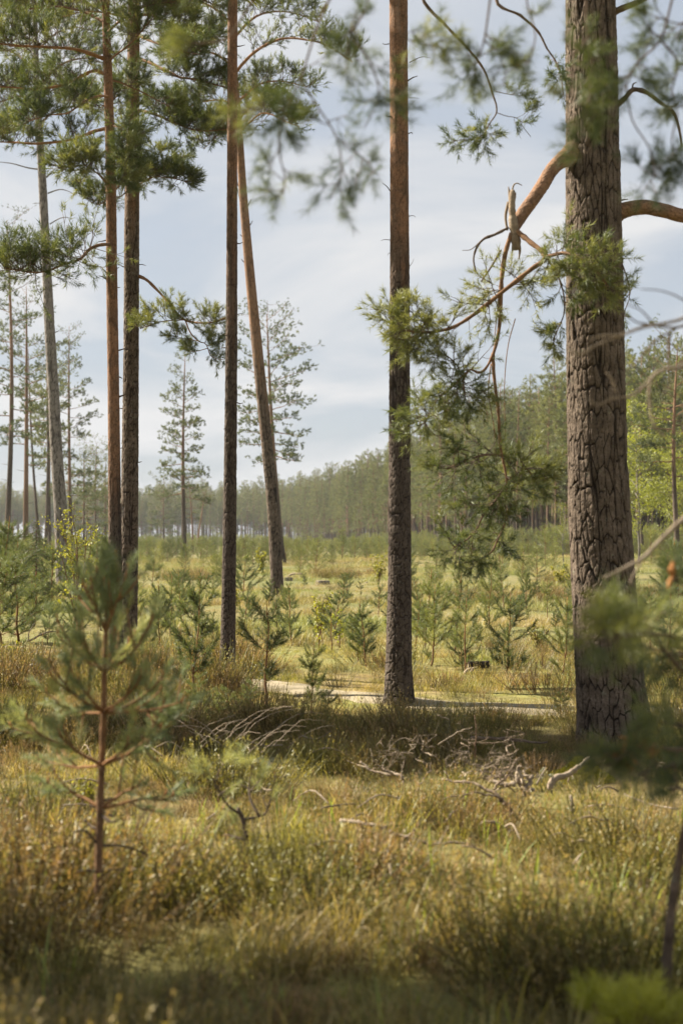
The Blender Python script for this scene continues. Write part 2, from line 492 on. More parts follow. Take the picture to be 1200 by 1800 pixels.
def place(mbb, tmpl, P, D, S, rng, a):
    P = np.asarray(P, float); D = np.asarray(D, float)
    if len(P) == 0: return
    R = frames(D, rng)
    S = np.broadcast_to(np.asarray(S, float), (len(P),))
    a = np.broadcast_to(np.asarray(a, float), (len(P),))
    which = rng.integers(0, len(tmpl), len(P))
    for k, (V, F) in enumerate(tmpl):
        idx = np.where(which == k)[0]
        if not len(idx): continue
        W_ = np.einsum('nij,vj->nvi', R[idx], V) * S[idx][:, None, None] + P[idx][:, None]
        FF = (F[None] + (np.arange(len(idx)) * len(V))[:, None, None]).reshape(-1, 3)
        jit = np.repeat(rng.normal(0, 0.10, (len(idx), len(V) // 3)), 3, axis=1)
        mbb.add(W_.reshape(-1, 3), FF, np.clip(a[idx][:, None] + jit, 0, 1).ravel())

RN = np.random.default_rng(5)
SH_NEAR = [shoot_template(RN, 40, 0.075, 0.055, 0.0024, (25, 80)) for _ in range(4)]       # within about 8 m
SH_MID = [shoot_template(RN, 32, 0.08, 0.058, 0.0044, (25, 80)) for _ in range(4)]        # 9-16 m
SH_FULL = [shoot_template(RN, 54, 0.085, 0.058, 0.0030, (25, 70)) for _ in range(4)]
SH_FAR = [shoot_template(RN, 22, 0.13, 0.085, 0.010) for _ in range(4)]         # 17-50 m
SH_CLUMP = [shoot_template(RN, 26, 0.26, 0.20, 0.034, (20, 85)) for _ in range(4)]
SH_FINE = [shoot_template(RN, 30, 0.20, 0.15, 0.024, (20, 85)) for _ in range(4)]

DENSE = 0.62
class Spray:
    """collects twig tubes and the shoots at their ends"""
    def __init__(s, rng):
        s.rng = rng; s.tw = MB(); s.P = []; s.D = []; s.S = []; s.Av = []
    def shoot(s, p, d, sc=1.0, a=0.5):
        s.P.append(p); s.D.append(d); s.S.append(sc); s.Av.append(a)
    def dress(s, path, f0, n, L, up=0.35, r=0.005, out=0.9, fwd=0.6, sub=3, along=2, sc=1.0, a=0.45, curve=0.15, lean=(0, 0, 0), spread=0.16):
        rng = s.rng
        n = max(2, int(n * DENSE)); sub = max(1, int(round(sub * 0.75)))
        m = len(path)
        T = nrm(np.gradient(path, axis=0))
        for k in range(n):
            f = f0 + (1 - f0) * rng.uniform() ** 0.8
            q = f * (m - 1); i = int(min(q, m - 2)); w = q - i
            p = path[i] * (1 - w) + path[i + 1] * w
            t = T[i]
            d = nrm(t * fwd + nrm(rng.normal(size=3)) * out + UP * up + np.asarray(lean))
            l = L * rng.uniform(0.5, 1.2) * (1.1 - 0.45 * f)
            ss = np.linspace(0, 1, 5)
            wob = rng.normal(0, 0.06 * l, (5, 3)) * ss[:, None]
            pts = p + d * l * ss[:, None] + UP * (curve * l * ss[:, None] ** 2) + wob
            s.tw.tube(pts, np.linspace(r, r * 0.45, 5), 4, a=0.2)
            av = np.clip(a + rng.normal(0, spread), 0, 1)
            dd = nrm(pts[-1] - pts[-2] + UP * 0.1 * l)
            s.shoot(pts[-1], dd, sc * rng.uniform(0.85, 1.15), av)
            for j in range(along):
                u = rng.uniform(0.45, 0.95); b = int(u * 4)
                pp = pts[b] + (pts[min(b + 1, 4)] - pts[b]) * (u * 4 - b)
                s.shoot(pp, nrm(d + nrm(rng.normal(size=3)) * 0.8 + UP * 0.3), sc * rng.uniform(0.75, 1.05), av)
            for j in range(sub):
                u = rng.uniform(0.3, 0.95); b = int(u * 4)
                pp = pts[b] + (pts[min(b + 1, 4)] - pts[b]) * (u * 4 - b)
                d2 = nrm(d + nrm(rng.normal(size=3)) * 0.95 + UP * up * 0.8)
                l2 = l * rng.uniform(0.25, 0.5)
                e = pp + d2 * l2
                s.tw.tube(np.stack([pp, (pp + e) / 2 + rng.normal(0, 0.05 * l2, 3), e]), [r * 0.6, r * 0.5, r * 0.35], 4, a=0.2)
                s.shoot(e, d2, sc * rng.uniform(0.8, 1.1), np.clip(av + rng.normal(0, 0.08), 0, 1))
                if rng.uniform() < .4: s.shoot((pp + e) / 2, nrm(d2 + rng.normal(0, 0.4, 3)), sc * rng.uniform(0.7, 1.0), av)
    def finish(s, parent, tmpl, twig_mat, needle_mat, wood_name='branch', leaf_name='needles', offset=None):
        b = s.tw.build(wood_name, twig_mat, parent, offset=offset)
        if s.P:
            nb = MB()
            place(nb, tmpl, np.array(s.P), np.array(s.D), np.array(s.S), s.rng, np.array(s.Av))
            nb.build(leaf_name, needle_mat, b, smooth=False, offset=offset)
        return b

# ------------------------------------------------------------------ trunks with real bark relief
def trunk(parent, base, ctr, rad, nring, nseg, cw, chh, amp, orange, mat, seed, name='trunk', flare=0.0, scal=None):
    """ctr: world points up the trunk; rad: radii there; orange: (z0, z1) where the bark turns thin and orange"""
    ctr = np.asarray(ctr, float)
    Q = cr(np.column_stack([ctr, rad]), nring)
    P = Q[:, :3]; R = Q[:, 3]
    th = np.linspace(-np.pi / 2, 1.5 * np.pi, nseg, endpoint=False)      # seam at the far side
    seglen = np.concatenate([[0], np.cumsum(np.linalg.norm(np.diff(P, axis=0), axis=1))])
    Rm = R.mean()
    nu = max(4, int(round(2 * np.pi * Rm / cw)))
    TH, VV = np.meshgrid(th, seglen)
    z = P[:, 2][:, None] + 0 * TH
    org = sstep(orange[0], orange[1], z + 0.5 * (vn(TH * 2, VV * 1.2, seed + 3) - 0.5) * (orange[1] - orange[0]))
    u = (TH + np.pi / 2) / (2 * np.pi) * nu
    vv = VV / chh
    u = u + 0.55 * (fbm(u * .45, vv * .5, seed + 21, 3) - .45) + 0.16 * (fbm(u * 2.1, vv * 2.3, seed + 22, 2) - .4)
    v = vv + 0.5 * (fbm(u * .9 + 30, vv * .8, seed + 23, 3) - .45)
    f1, f2, cid = worley(u, v, 100000, seed)
    g1, g2, cid2 = worley(u * 2.1 + 3, v * 1.9 + 7, 100000, seed + 50)
    c1_ = np.abs(vn(u * .75 + 11, v * .22, seed + 31) - .5) * 2.2
    wid = .06 + .20 * vn(u * .8, v * .8, seed + 33) ** 1.5
    crack = np.minimum(np.minimum((f2 - f1 + .05 * (fbm(u * 5, v * 6, seed + 34, 2) - .4)) / wid, c1_ / (wid * .9)), .45 + (g2 - g1) / (wid * .7))
    ridge = sstep(0.05, 0.95, np.clip(crack, 0, 1))
    cid = .6 * cid + .4 * cid2
    ampv = amp * (1 - 0.72 * org)
    fine = fbm(u * 3.2, vv * 5.5, seed + 2, 4) - 0.45
    disp = ampv * (ridge - 0.55 + 0.35 * (cid - 0.5)) + ampv * 0.75 * fine + (.0018 + .0 * org) * org * (fbm(u * 2, VV * 30, seed + 40, 3) - .3) * 2
    if flare:
        hgt = np.clip((VV) / 0.6, 0, 1)
        butt = 0.5 + 0.5 * np.cos(TH * 5 + 3 * np.sin(seed))
        disp = disp + flare * (1 - hgt) ** 2 * (0.25 + 0.75 * butt)
    RR = R[:, None] + disp
    T = nrm(np.gradient(P, axis=0))
    S = nrm(np.cross(T, np.array([0, 1.0, 0]))); U = np.cross(T, S)
    V = P[:, None] + RR[..., None] * (np.cos(TH)[..., None] * S[:, None] + np.sin(TH)[..., None] * U[:, None])
    i = np.arange(nring - 1)[:, None] * nseg; j = np.arange(nseg)[None]; k = (j + 1) % nseg
    q = np.stack([i + j, i + k, i + k + nseg, i + j + nseg], -1).reshape(-1, 4)
    F = np.vstack([q[:, [0, 1, 2]], q[:, [0, 2, 3]]])
    mbt = MB(); mbt.add(V.reshape(-1, 3), F, np.clip((1 - ridge) + ridge * (.42 * (cid - .35) + .5 * fine), 0, 1).ravel(), org.ravel())
    return mbt.build(name, mat, parent, smooth=True, offset=base)

def crown_lumps(rng, mbw, mbl, z0, z1, rmax, nb, tmpl, clumps, axis=lambda z: np.zeros(2), prof=None, up=0.25, sc=1.0, gap=0.12, abase=0.5, r0=0.03, twig=True, flat=0.45):
    """whorled boughs with needle clumps: a pine crown in local coordinates"""
    H = z1 - z0
    P = []; D = []; S = []; A = []
    golden = 2.399963
    for k in range(nb):
        t = (k + rng.uniform(0, 0.9)) / nb
        if rng.uniform() < gap: continue
        z = z0 + H * t
        w = prof(t) if prof else (0.35 + 0.65 * math.sin(math.pi * min(1, (1 - t) * 0.75 + 0.12)))
        L = rmax * w * rng.uniform(0.65, 1.15) + 0.12
        az = k * golden + rng.normal(0, 0.35)
        out = np.array([math.cos(az), math.sin(az), 0])
        c = np.array([*axis(z), z])
        rise = (-0.18 + 0.75 * t + rng.normal(0, 0.12))
        s = np.linspace(0, 1, 6)
        pts = c + out * L * s[:, None] + UP * (L * (rise * s + (up - 0.3 * (1 - t)) * s ** 2))[:, None] + rng.normal(0, 0.03 * L, (6, 3)) * s[:, None]
        if mbw is not None:
            mbw.tube(pts, np.linspace(r0 * (1.1 - 0.7 * t), r0 * 0.2, 6), 4, a=0.3, b=0.5, cap=False)
        side = np.array([-out[1], out[0], 0])
        ncl = max(3, int(clumps * (0.4 + 0.6 * w)))
        for c_ in range(ncl):
            f = 0.3 + 0.7 * rng.uniform() ** 0.7
            q = f * 5; i = int(min(q, 4)); p = pts[i] + (pts[i + 1] - pts[i]) * (q - i)
            spreadv = L * 0.30 * (1.15 - 0.7 * abs(f - 0.6))
            off = side * rng.normal(0, spreadv) + out * rng.normal(0, L * 0.07) + UP * abs(rng.normal(0, L * 0.09)) * flat * 2
            av = abase + rng.normal(0, 0.20) + 0.12 * (t - 0.5)
            nsh = 3
            for _ in range(nsh):
                P.append(p + off + rng.normal(0, 0.10, 3) * sc)
                D.append(nrm(out * 0.6 + UP * 0.55 + side * np.sign(off @ side) * 0.4 + nrm(rng.normal(size=3)) * 0.75))
                S.append(sc * rng.uniform(0.7, 1.25) * (1 - .5 * max(0, (t - .6) / .4))); A.append(np.clip(av, 0, 1))
            if twig and mbw is not None and c_ % 2 == 0:
                mbw.tube(np.stack([p, p + off * 0.5 + UP * -0.03, p + off]), [r0 * 0.3, r0 * 0.22, r0 * 0.12], 3, a=0.3, b=0.3, cap=False)
    place(mbl, tmpl, np.array(P), np.array(D), np.array(S), rng, np.array(A))

# ------------------------------------------------------------------ the standing pines of the foreground and middle
def polyline(pts, d, lean=0.0):
    """photo pixels (x, y[, depth offset]) at distance d -> world points"""
    return np.array([px(p[0], p[1], d + (p[2] if len(p) > 2 else 0.0)) for p in pts])

def pine_root(name, pts, d, label):
    b = px(pts[0][0], pts[0][1], d)
    gz = float(ground(b[0], b[1])) - 0.03
    base = np.array([b[0], b[1], gz])
    e = empty(name, base, label, 'tree')
    ctr = [base - UP * 0.05] + [px(p[0], p[1], d) for p in pts[1:]]
    rad = [p[2] / 2 * d / FPX for p in pts]
    return e, base, np.array(ctr), np.array(rad)

def high_crown(e, base, ctr, z0, z1, rmax, seed, nb=34, clumps=12):
    """the crown above the picture: it throws shade and shows from elsewhere"""
    rng = np.random.default_rng(seed)
    w = MB(); l = MB()
    ax = lambda z: np.array([np.interp(z + base[2], ctr[:, 2], ctr[:, 0]) - base[0], np.interp(z + base[2], ctr[:, 2], ctr[:, 1]) - base[1]])
    crown_lumps(rng, w, l, z0, z1, rmax, nb, SH_CLUMP, clumps, axis=ax, r0=0.05)
    c = w.build('crown', M['twig'], e)
    l.build('needles', M['needle'], c, smooth=False)

def limb(e, base, d, pts, r0, r1, seed, dressing=None, tmpl=SH_MID, mat='twig', leaf='needle', orange=0.0, n=24, wob=0.01, extra=None):
    """a traced bough with twigs and needles; dressing: list of dict(f0, n, L, ...)"""
    rng = np.random.default_rng(seed)
    k = 0.0
    P = cr(polyline(pts, d), n)
    L = np.linalg.norm(P[-1] - P[0])
    P = P + np.cumsum(rng.normal(0, wob * L / n * 2, P.shape), axis=0)
    s = Spray(rng)
    rr = np.interp(np.linspace(0, 1, n), np.linspace(0, 1, len(r0)), r0) if hasattr(r0, '__len__') else np.linspace(r0, r1, n)
    s.tw.tube(P, rr * (1 + (0.10 if rr[0] < .03 else .045) * rng.normal(size=n)), 11 if rr.max() > .03 else 7, a=np.clip(0.25 + 0.2 * rng.normal(size=n), 0, 1), b=orange)
    for q in (extra or []):
        pts2, ra, rb = q[:3]
        P2 = cr(polyline(pts2, d), 14)
        s.tw.tube(P2, np.linspace(ra, rb, 14), 6, a=0.3, b=orange)
        if len(q) > 3:
            for kw in q[3]: s.dress(P2, **kw)
    for kw in (dressing or []):
        s.dress(P, **kw)
    return s.finish(e, tmpl, M[mat], M[leaf], offset=base)

# --- the broad pine on the right
D1 = 10.8
BIGP = [(1083, 1316, 126), (1080, 1290, 122), (1071, 1200, 116), (1064, 1100, 111), (1053, 900, 104), (1047, 700, 99), (1043, 400, 94), (1037, 0, 84), (1030, -300, 76), (1024, -900, 60), (1020, -1900, 40), (1018, -3000, 8)]
e1, b1, c1, r1 = pine_root('pine_tree', BIGP, D1, 'broad rough-barked pine on the right with a torn hanging bough')
# fine bark for the part one can look at, plain above
n_lo = 9
trunk(e1, b1, c1[:n_lo], r1[:n_lo], 1000, 290, 0.047, 0.185, 0.016, (6.5, 12), M['bark'], 31, flare=0.085)
trunk(e1, b1, c1[n_lo - 1:], r1[n_lo - 1:], 120, 40, 0.09, 0.2, 0.012, (6.0, 12), M['bark'], 37, name='upper_trunk')
high_crown(e1, b1, c1, 7.5, 17.3, 3.2, 41)
for pts_, rr_ in (([(1012, 268, -.05), (985, 283, -.15), (968, 300, -.2), (955, 322, -.25), (940, 345, -.3), (915, 380, -.36), (902, 404, -.4)], [.10, .056, .049, .048, .046, .045, .034]),
                  ([(1068, 382, 0), (1095, 370, 0), (1130, 364, -.05), (1165, 370, -.1), (1215, 380, -.15), (1300, 360, -.2)], [.10, .06, .054, .051, .047, .042])):
    trunk(e1, b1, polyline(pts_, D1), np.array(rr_), 170, 48, .03, .06, .016, (-9, -8), M['bark'], 57, name='bough')
# torn bough: thick orange stub, broken pale end, everything below hanging
limb(e1, b1, D1, [(1005, 272, -.1), (985, 283, -.15), (968, 300, -.2), (940, 345, -.3), (915, 380, -.36), (903, 402, -.4)], [.03, .03, .03], 0.03, 51, orange=1.0, n=12, wob=0.003)
limb(e1, b1, D1, [(900, 335, -.4), (899, 360, -.42), (901, 390, -.42), (905, 415, -.42), (908, 440, -.42)], [.020, .027, .024, .030, .033, .036, .034, .030, .024], 0.032, 52, mat='dead', n=24, wob=0.012, orange=.2,
     extra=[([(896, 350, -.4), (894, 336, -.4), (893, 328, -.4)], 0.012, 0.003), ([(904, 348, -.4), (906, 338, -.4)], 0.010, 0.003), ([(910, 425, -.42), (913, 440, -.42), (911, 456, -.42)], .016, .004), ([(902, 430, -.42), (899, 446, -.42)], .014, .004), ([(899, 338, -.4), (902, 326, -.4), (908, 322, -.4), (917, 326, -.4)], 0.007, 0.003), ([(893, 355, -.4), (888, 380, -.4), (891, 405, -.4)], 0.012, 0.008)])
TW = dict(up=0.12, r=0.004, out=0.95, fwd=0.55, sub=4, along=2, a=0.82)
limb(e1, b1, D1, [(905, 405, -.42), (930, 425, -.5), (958, 452, -.6), (930, 475, -.6), (880, 515, -.55), (830, 555, -.5), (790, 578, -.5), (745, 585, -.5), (712, 580, -.5), (690, 572, -.5)], 0.022, 0.008, 53,
     [dict(f0=0.22, n=66, L=0.27, **TW), dict(f0=0.72, n=24, L=0.24, **TW)], orange=0.5, n=44, leaf='needle', tmpl=SH_MID)
limb(e1, b1, D1, [(958, 452, -.6), (990, 445, -.75), (1020, 455, -.85), (1050, 480, -.9), (1070, 505, -.9)], 0.014, 0.006, 54,
     [dict(f0=0.0, n=72, L=0.24, up=0.0, r=0.004, out=1.0, fwd=0.4, sub=4, along=2, a=0.78)], orange=0.4)
limb(e1, b1, D1, [(962, 455, -.6), (985, 500, -.6), (990, 550, -.6), (970, 600, -.6)], 0.008, 0.004, 55,
     [dict(f0=0.1, n=26, L=0.2, up=-0.25, r=0.0035, out=0.9, fwd=0.5, sub=3, along=1, a=0.5)], orange=0.1)
limb(e1, b1, D1, [(1075, 420, .1), (1098, 480, .15), (1105, 520, .15), (1092, 560, .1)], 0.006, 0.003, 56, [dict(f0=0.2, n=9, L=0.13, up=0, sub=2, along=1, a=0.35)])
# hanging stem
limb(e1, b1, D1, [(898, 410, -.42), (886, 450, -.42), (880, 500, -.42), (877, 570, -.42), (868, 615, -.45), (855, 645, -.47), (842, 655, -.48), (826, 650, -.48), (815, 670, -.5), (818, 700, -.5)], 0.018, 0.006, 57,
     [dict(f0=0.76, n=30, L=0.29, up=-0.1, r=0.0035, out=1.0, fwd=0.4, sub=4, along=1, a=0.6)], orange=0.55, n=44, wob=0.012)
limb(e1, b1, D1, [(866, 620, -.45), (868, 660, -.45), (876, 720, -.45), (880, 780, -.45), (891, 850, -.45), (880, 890, -.45)], 0.014, 0.007, 58,
     [dict(f0=0.62, n=22, L=0.26, up=-0.05, r=0.004, out=1.0, fwd=0.3, sub=4, along=2, a=0.42)], orange=0.55, n=30, wob=0.012,
     extra=[([(862, 640, -.45), (858, 690, -.5), (866, 740, -.5), (870, 770, -.5)], 0.005, 0.003), ([(876, 520, -.42), (872, 560, -.42), (868, 600, -.42)], 0.005, 0.003),
            ([(905, 560, -.42), (892, 610, -.4), (886, 680, -.4), (888, 760, -.4)], 0.004, 0.0025)])
limb(e1, b1, D1, [(818, 655, -.5), (795, 680, -.55), (770, 700, -.6), (752, 730, -.6), (745, 745, -.6)], 0.007, 0.003, 59,
     [dict(f0=0.0, n=60, L=0.26, up=0.0, r=0.0035, out=1.0, fwd=0.35, sub=4, along=1, a=0.66)], orange=0.3)
limb(e1, b1, D1, [(815, 668, -.5), (800, 640, -.5), (775, 620, -.55), (745, 615, -.55)], 0.006, 0.003, 60,
     [dict(f0=0.2, n=26, L=0.2, up=0.0, r=0.003, out=1.0, fwd=0.35, sub=3, along=1, a=0.7)], orange=0.3)
# heavy mass of foliage at the foot of the hanging bough
limb(e1, b1, D1, [(880, 800, -.45), (850, 800, -.55), (815, 810, -.6), (785, 825, -.6)], 0.010, 0.005, 61,
     [dict(f0=0.0, n=36, L=0.28, up=0.1, r=0.004, out=1.0, fwd=0.3, sub=4, along=1, a=0.66)], orange=0.2)
limb(e1, b1, D1, [(890, 850, -.45), (870, 880, -.45), (852, 900, -.45), (830, 940, -.5), (795, 965, -.55)], 0.010, 0.005, 62,
     [dict(f0=0.0, n=40, L=0.28, up=0.1, r=0.004, out=1.0, fwd=0.3, sub=4, along=1, a=0.64)], orange=0.2)
limb(e1, b1, D1, [(888, 845, -.45), (905, 835, -.35), (925, 825, -.3), (940, 850, -.3)], 0.009, 0.004, 63,
     [dict(f0=0.0, n=40, L=0.22, up=0.1, r=0.004, out=1.0, fwd=0.3, sub=4, along=2, a=0.6)], orange=0.4)
limb(e1, b1, D1, [(893, 893, -.45), (885, 925, -.45), (876, 945, -.45), (862, 972, -.45), (835, 985, -.45), (815, 990, -.5)], 0.009, 0.006, 64,
     [dict(f0=0.0, n=26, L=0.17, up=0.0, r=0.0035, out=1.0, fwd=0.4, sub=3, along=2, a=0.40)], orange=0.3)
# dead crooked limbs left of the stub
limb(e1, b1, D1, [(893, 400, -.42), (870, 412, -.42), (850, 420, -.42), (838, 435, -.42), (832, 455, -.42), (836, 478, -.42)], 0.012, 0.006, 65, mat='twig', n=20,
     extra=[([(848, 420, -.42), (828, 438, -.42), (812, 440, -.42)], 0.004, 0.002), ([(880, 440, -.42), (862, 470, -.42), (845, 495, -.42)], 0.009, 0.005)])
# limbs on its right side
limb(e1, b1, D1, [(1075, 378, 0), (1095, 370, 0), (1130, 364, -.05), (1165, 370, -.1), (1215, 380, -.15), (1300, 360, -.2), (1400, 330, -.2)], [.03, .03, .03, .03, .03, .03, .04, .04, .036], 0.032, 66, orange=0.85, n=30, wob=0.004,
     dressing=[dict(f0=0.75, n=26, L=0.4, sub=4, along=2, a=0.5)])
limb(e1, b1, D1, [(1078, 190, 0), (1098, 172, 0), (1112, 157, 0), (1135, 162, -.05), (1160, 180, -.1), (1182, 196, -.1), (1192, 225, -.1), (1197, 258, -.1)], 0.024, 0.008, 67, n=28, wob=0.012,
     extra=[([(1110, 160, 0), (1112, 148, 0), (1118, 145, 0)], 0.008, 0.003), ([(1168, 188, -.1), (1186, 186, -.1), (1192, 178, -.1)], 0.007, 0.003)])
limb(e1, b1, D1, [(1070, 25, 0), (1090, 15, -.05), (1120, 3, -.1), (1160, -20, -.1), (1220, -50, -.1)], 0.030, 0.015, 68, n=16, dressing=[dict(f0=0.7, n=14, L=0.3, a=0.4)])
# two drooping twigs in front of the sky
limb(e1, b1, D1, [(1015, -260, -.2), (900, -190, -.6), (790, -70, -.9), (742, -8, -1.0), (785, 48, -1.0), (824, 90, -1.0), (850, 125, -1.0), (866, 170, -1.0), (871, 198, -1.0), (858, 222, -1.0), (842, 250, -1.0)], 0.016, 0.003, 69, n=60, wob=0.008, orange=0.1,
     dressing=[dict(f0=0.88, n=20, L=0.2, up=-0.1, r=0.0025, out=0.9, fwd=0.5, sub=3, along=1, a=0.5, sc=0.85), dict(f0=0.6, n=8, L=0.14, up=0, r=0.0025, sub=2, along=1, a=0.35, sc=0.8)],
     extra=[([(872, 198, -1.0), (890, 204, -1.0), (908, 208, -1.0), (920, 225, -1.0), (932, 240, -1.0)], 0.003, 0.002, [dict(f0=0.35, n=9, L=0.11, up=0.1, r=0.002, sub=2, along=1, a=0.5, sc=0.8)]),
            ([(868, 160, -1.0), (890, 165, -1.0), (915, 168, -1.0), (930, 165, -1.0)], 0.003, 0.002, [dict(f0=0.3, n=9, L=0.11, up=0.1, r=0.002, sub=2, along=1, a=0.45, sc=0.8)]),
            ([(845, 248, -1.0), (820, 245, -1.0), (795, 248, -1.0)], 0.003, 0.002, [dict(f0=0.2, n=9, L=0.13, up=0.0, r=0.002, sub=3, along=1, a=0.5, sc=0.8)])])
limb(e1, b1, D1, [(1010, -200, -.3), (940, -110, -.7), (872, -5, -.9), (915, 28, -.9), (945, 55, -.9), (962, 85, -.9), (975, 105, -.9), (985, 130, -.9), (992, 175, -.9)], 0.014, 0.003, 70, n=44, wob=0.008, orange=0.1,
     dressing=[dict(f0=0.7, n=20, L=0.14, up=-0.1, r=0.0025, sub=2, along=1, a=0.3, sc=0.8)])

# --- the straight pine in the middle
D2 = 13.8
P2_ = [(700, 1232, 51), (700, 1205, 46), (701, 1100, 42), (702, 1000, 39), (702, 800, 36.5), (702, 600, 34), (702, 450, 33), (701, 200, 31.5), (700, 0, 32), (699, -300, 30), (697, -1000, 24), (694, -2000, 6)]
e2, b2, c2, r2 = pine_root('pine_tree', P2_, D2, 'straight pine in the middle, dark below and orange above, beside the sandy track')
trunk(e2, b2, c2[:9], r2[:9], 620, 96, 0.040, 0.095, 0.012, (3.3, 5.0), M['bark_dark'], 131, flare=0.04)
trunk(e2, b2, c2[8:], r2[8:], 90, 24, 0.05, 0.1, 0.004, (3.3, 5.0), M['bark_dark'], 137, name='upper_trunk')
high_crown(e2, b2, c2, 9.5, 17.5, 2.0, 141)
for k, (a_, b_) in enumerate([([(688, 340), (680, 328), (672, 322)], .006), ([(718, 380), (726, 379), (730, 382)], .004), ([(686, 422), (676, 421), (669, 423)], .004),
                              ([(718, 172), (730, 172), (737, 174)], .003), ([(719, 110), (740, 100), (757, 102)], .005), ([(688, 178), (680, 175), (675, 182)], .003), ([(684, 77), (676, 78), (672, 76)], .005), ([(718, 470), (724, 462), (727, 455)], .003), ([(687, 445), (683, 445), (681, 449)], .004), ([(717, 235), (723, 233), (725, 236)], .006)]):
    w = MB(); w.tube(cr(polyline(a_, D2), 6), np.linspace(b_, b_ * 0.4, 6), 5, a=0.6); w.build('dead_snag', M['twig'], e2, offset=b2)

# --- the slim dark pine left of it
D3 = 16.1
P3_ = [(400, 1196, 28), (400, 1170, 26), (402, 1050, 24), (404, 900, 22), (407, 600, 19.5), (408, 300, 17.5), (409, 0, 16.5), (410, -300, 15), (412, -1000, 10), (414, -1600, 3)]
e3, b3, c3, r3 = pine_root('pine_tree', P3_, D3, 'slim dark pine left of the leaning one, its foot in bushy growth')
trunk(e3, b3, c3[:7], r3[:7], 560, 64, 0.032, 0.08, 0.010, (3.4, 6.5), M['bark_dark'], 231, flare=0.03)
trunk(e3, b3, c3[6:], r3[6:], 70, 20, 0.04, 0.1, 0.003, (3.4, 6.5), M['bark_dark'], 237, name='upper_trunk')
high_crown(e3, b3, c3, 9.3, 16.0, 1.8, 241)
for k, (a_, b_) in enumerate([([(416, 553), (425, 551), (430, 553)], .004), ([(417, 330), (420, 345), (426, 360)], .004), ([(399, 880), (396, 882), (393, 881)], .006)]):
    w = MB(); w.tube(cr(polyline(a_, D3), 6), np.linspace(b_, b_ * 0.4, 6), 5, a=0.6); w.build('dead_snag', M['twig'], e3, offset=b3)

# --- the pair on the left
D4 = 15.2
P4_ = [(205, 1208, 26), (205, 1180, 24), (204, 1100, 23), (202, 900, 21.5), (200, 700, 20), (197, 500, 19), (195, 300, 17), (190, 130, 15), (187, 40, 13), (184, -100, 11), (180, -350, 7), (178, -500, 3)]
e4, b4, c4, r4 = pine_root('pine_tree', P4_, D4, 'thin orange-barked pine, the left and shorter-crowned one of the close pair')
trunk(e4, b4, c4[:9], r4[:9], 560, 64, 0.032, 0.07, 0.010, (1.6, 2.7), M['bark_dark'], 331, flare=0.015)
trunk(e4, b4, c4[8:], r4[8:], 40, 20, 0.04, 0.1, 0.003, (1.6, 2.7), M['bark_dark'], 337, name='upper_trunk')
CB = dict(up=0.6, r=0.0045, out=0.95, fwd=0.4, sub=4, along=1, a=0.52, spread=.2)
LL = [
    ([(187, 105), (160, 96, -.2), (130, 88, -.35), (85, 84, -.5), (35, 82, -.6), (0, 78, -.7), (-40, 80, -.7)], .022, 40, .40),
    ([(190, 130), (165, 124, .2), (147, 131, .3), (115, 147, .5), (70, 156, .6), (30, 153, .7), (-20, 150, .8)], .024, 40, .36),
    ([(193, 170), (175, 168, -.2), (154, 175, -.4), (135, 188, -.6), (115, 200, -.8), (77, 207, -1.0), (50, 215, -1.1)], .014, 26, .26),
    ([(193, 226), (170, 228, .1), (150, 233, .2), (115, 245, .4), (52, 250, .6), (0, 247, .8), (-40, 250, .9)], .022, 36, .28),
    ([(197, 429), (175, 430, -.2), (157, 437, -.3), (138, 455, -.4), (110, 464, -.6), (70, 478, -.8), (30, 474, -.9), (5, 470, -1)], .020, 60, .38),
    ([(196, 335), (188, 325, -.1), (175, 308, -.3), (160, 297, -.4), (147, 290, -.5), (105, 294, -.7)], .014, 40, .28),
    ([(190, 110), (200, 100, -.1), (224, 82, -.3), (245, 60, -.5), (270, 30, -.6)], .014, 22, .3),
    ([(192, 140), (215, 147, .2), (245, 161, .4), (280, 180, .6), (300, 190, .6)], .012, 20, .24),
    ([(197, 220), (212, 225, -.3), (215, 250, -.5), (222, 285, -.6), (215, 320, -.7)], .010, 34, .24),
    ([(186, 40), (150, 20, .2), (100, 10, .4), (50, 15, .6), (0, 10, .8)], .018, 44, .4),
    ([(186, 60), (220, 30, -.3), (260, 10, -.5), (310, 5, -.7)], .014, 36, .36),
    ([(186, 30), (170, -20, -.3), (120, -50, -.6), (60, -60, -.8)], .016, 36, .4),
    ([(185, 0), (200, -50, .3), (250, -80, .5), (300, -80, .7)], .016, 34, .4),
    ([(195, 345), (212, 345, .2), (228, 330, .3), (240, 320, .4)], .008, 10, .2),
]
for k, (pt, r_, n_, L_) in enumerate(LL):
    limb(e4, b4, D4, pt, r_, r_ * 0.3, 400 + k, [dict(f0=0.22, n=int(n_ * 2.3), L=L_, sc=1.2, **CB)], tmpl=SH_MID, orange=0.75 if k < 4 else 0.4, n=26, wob=0.02)

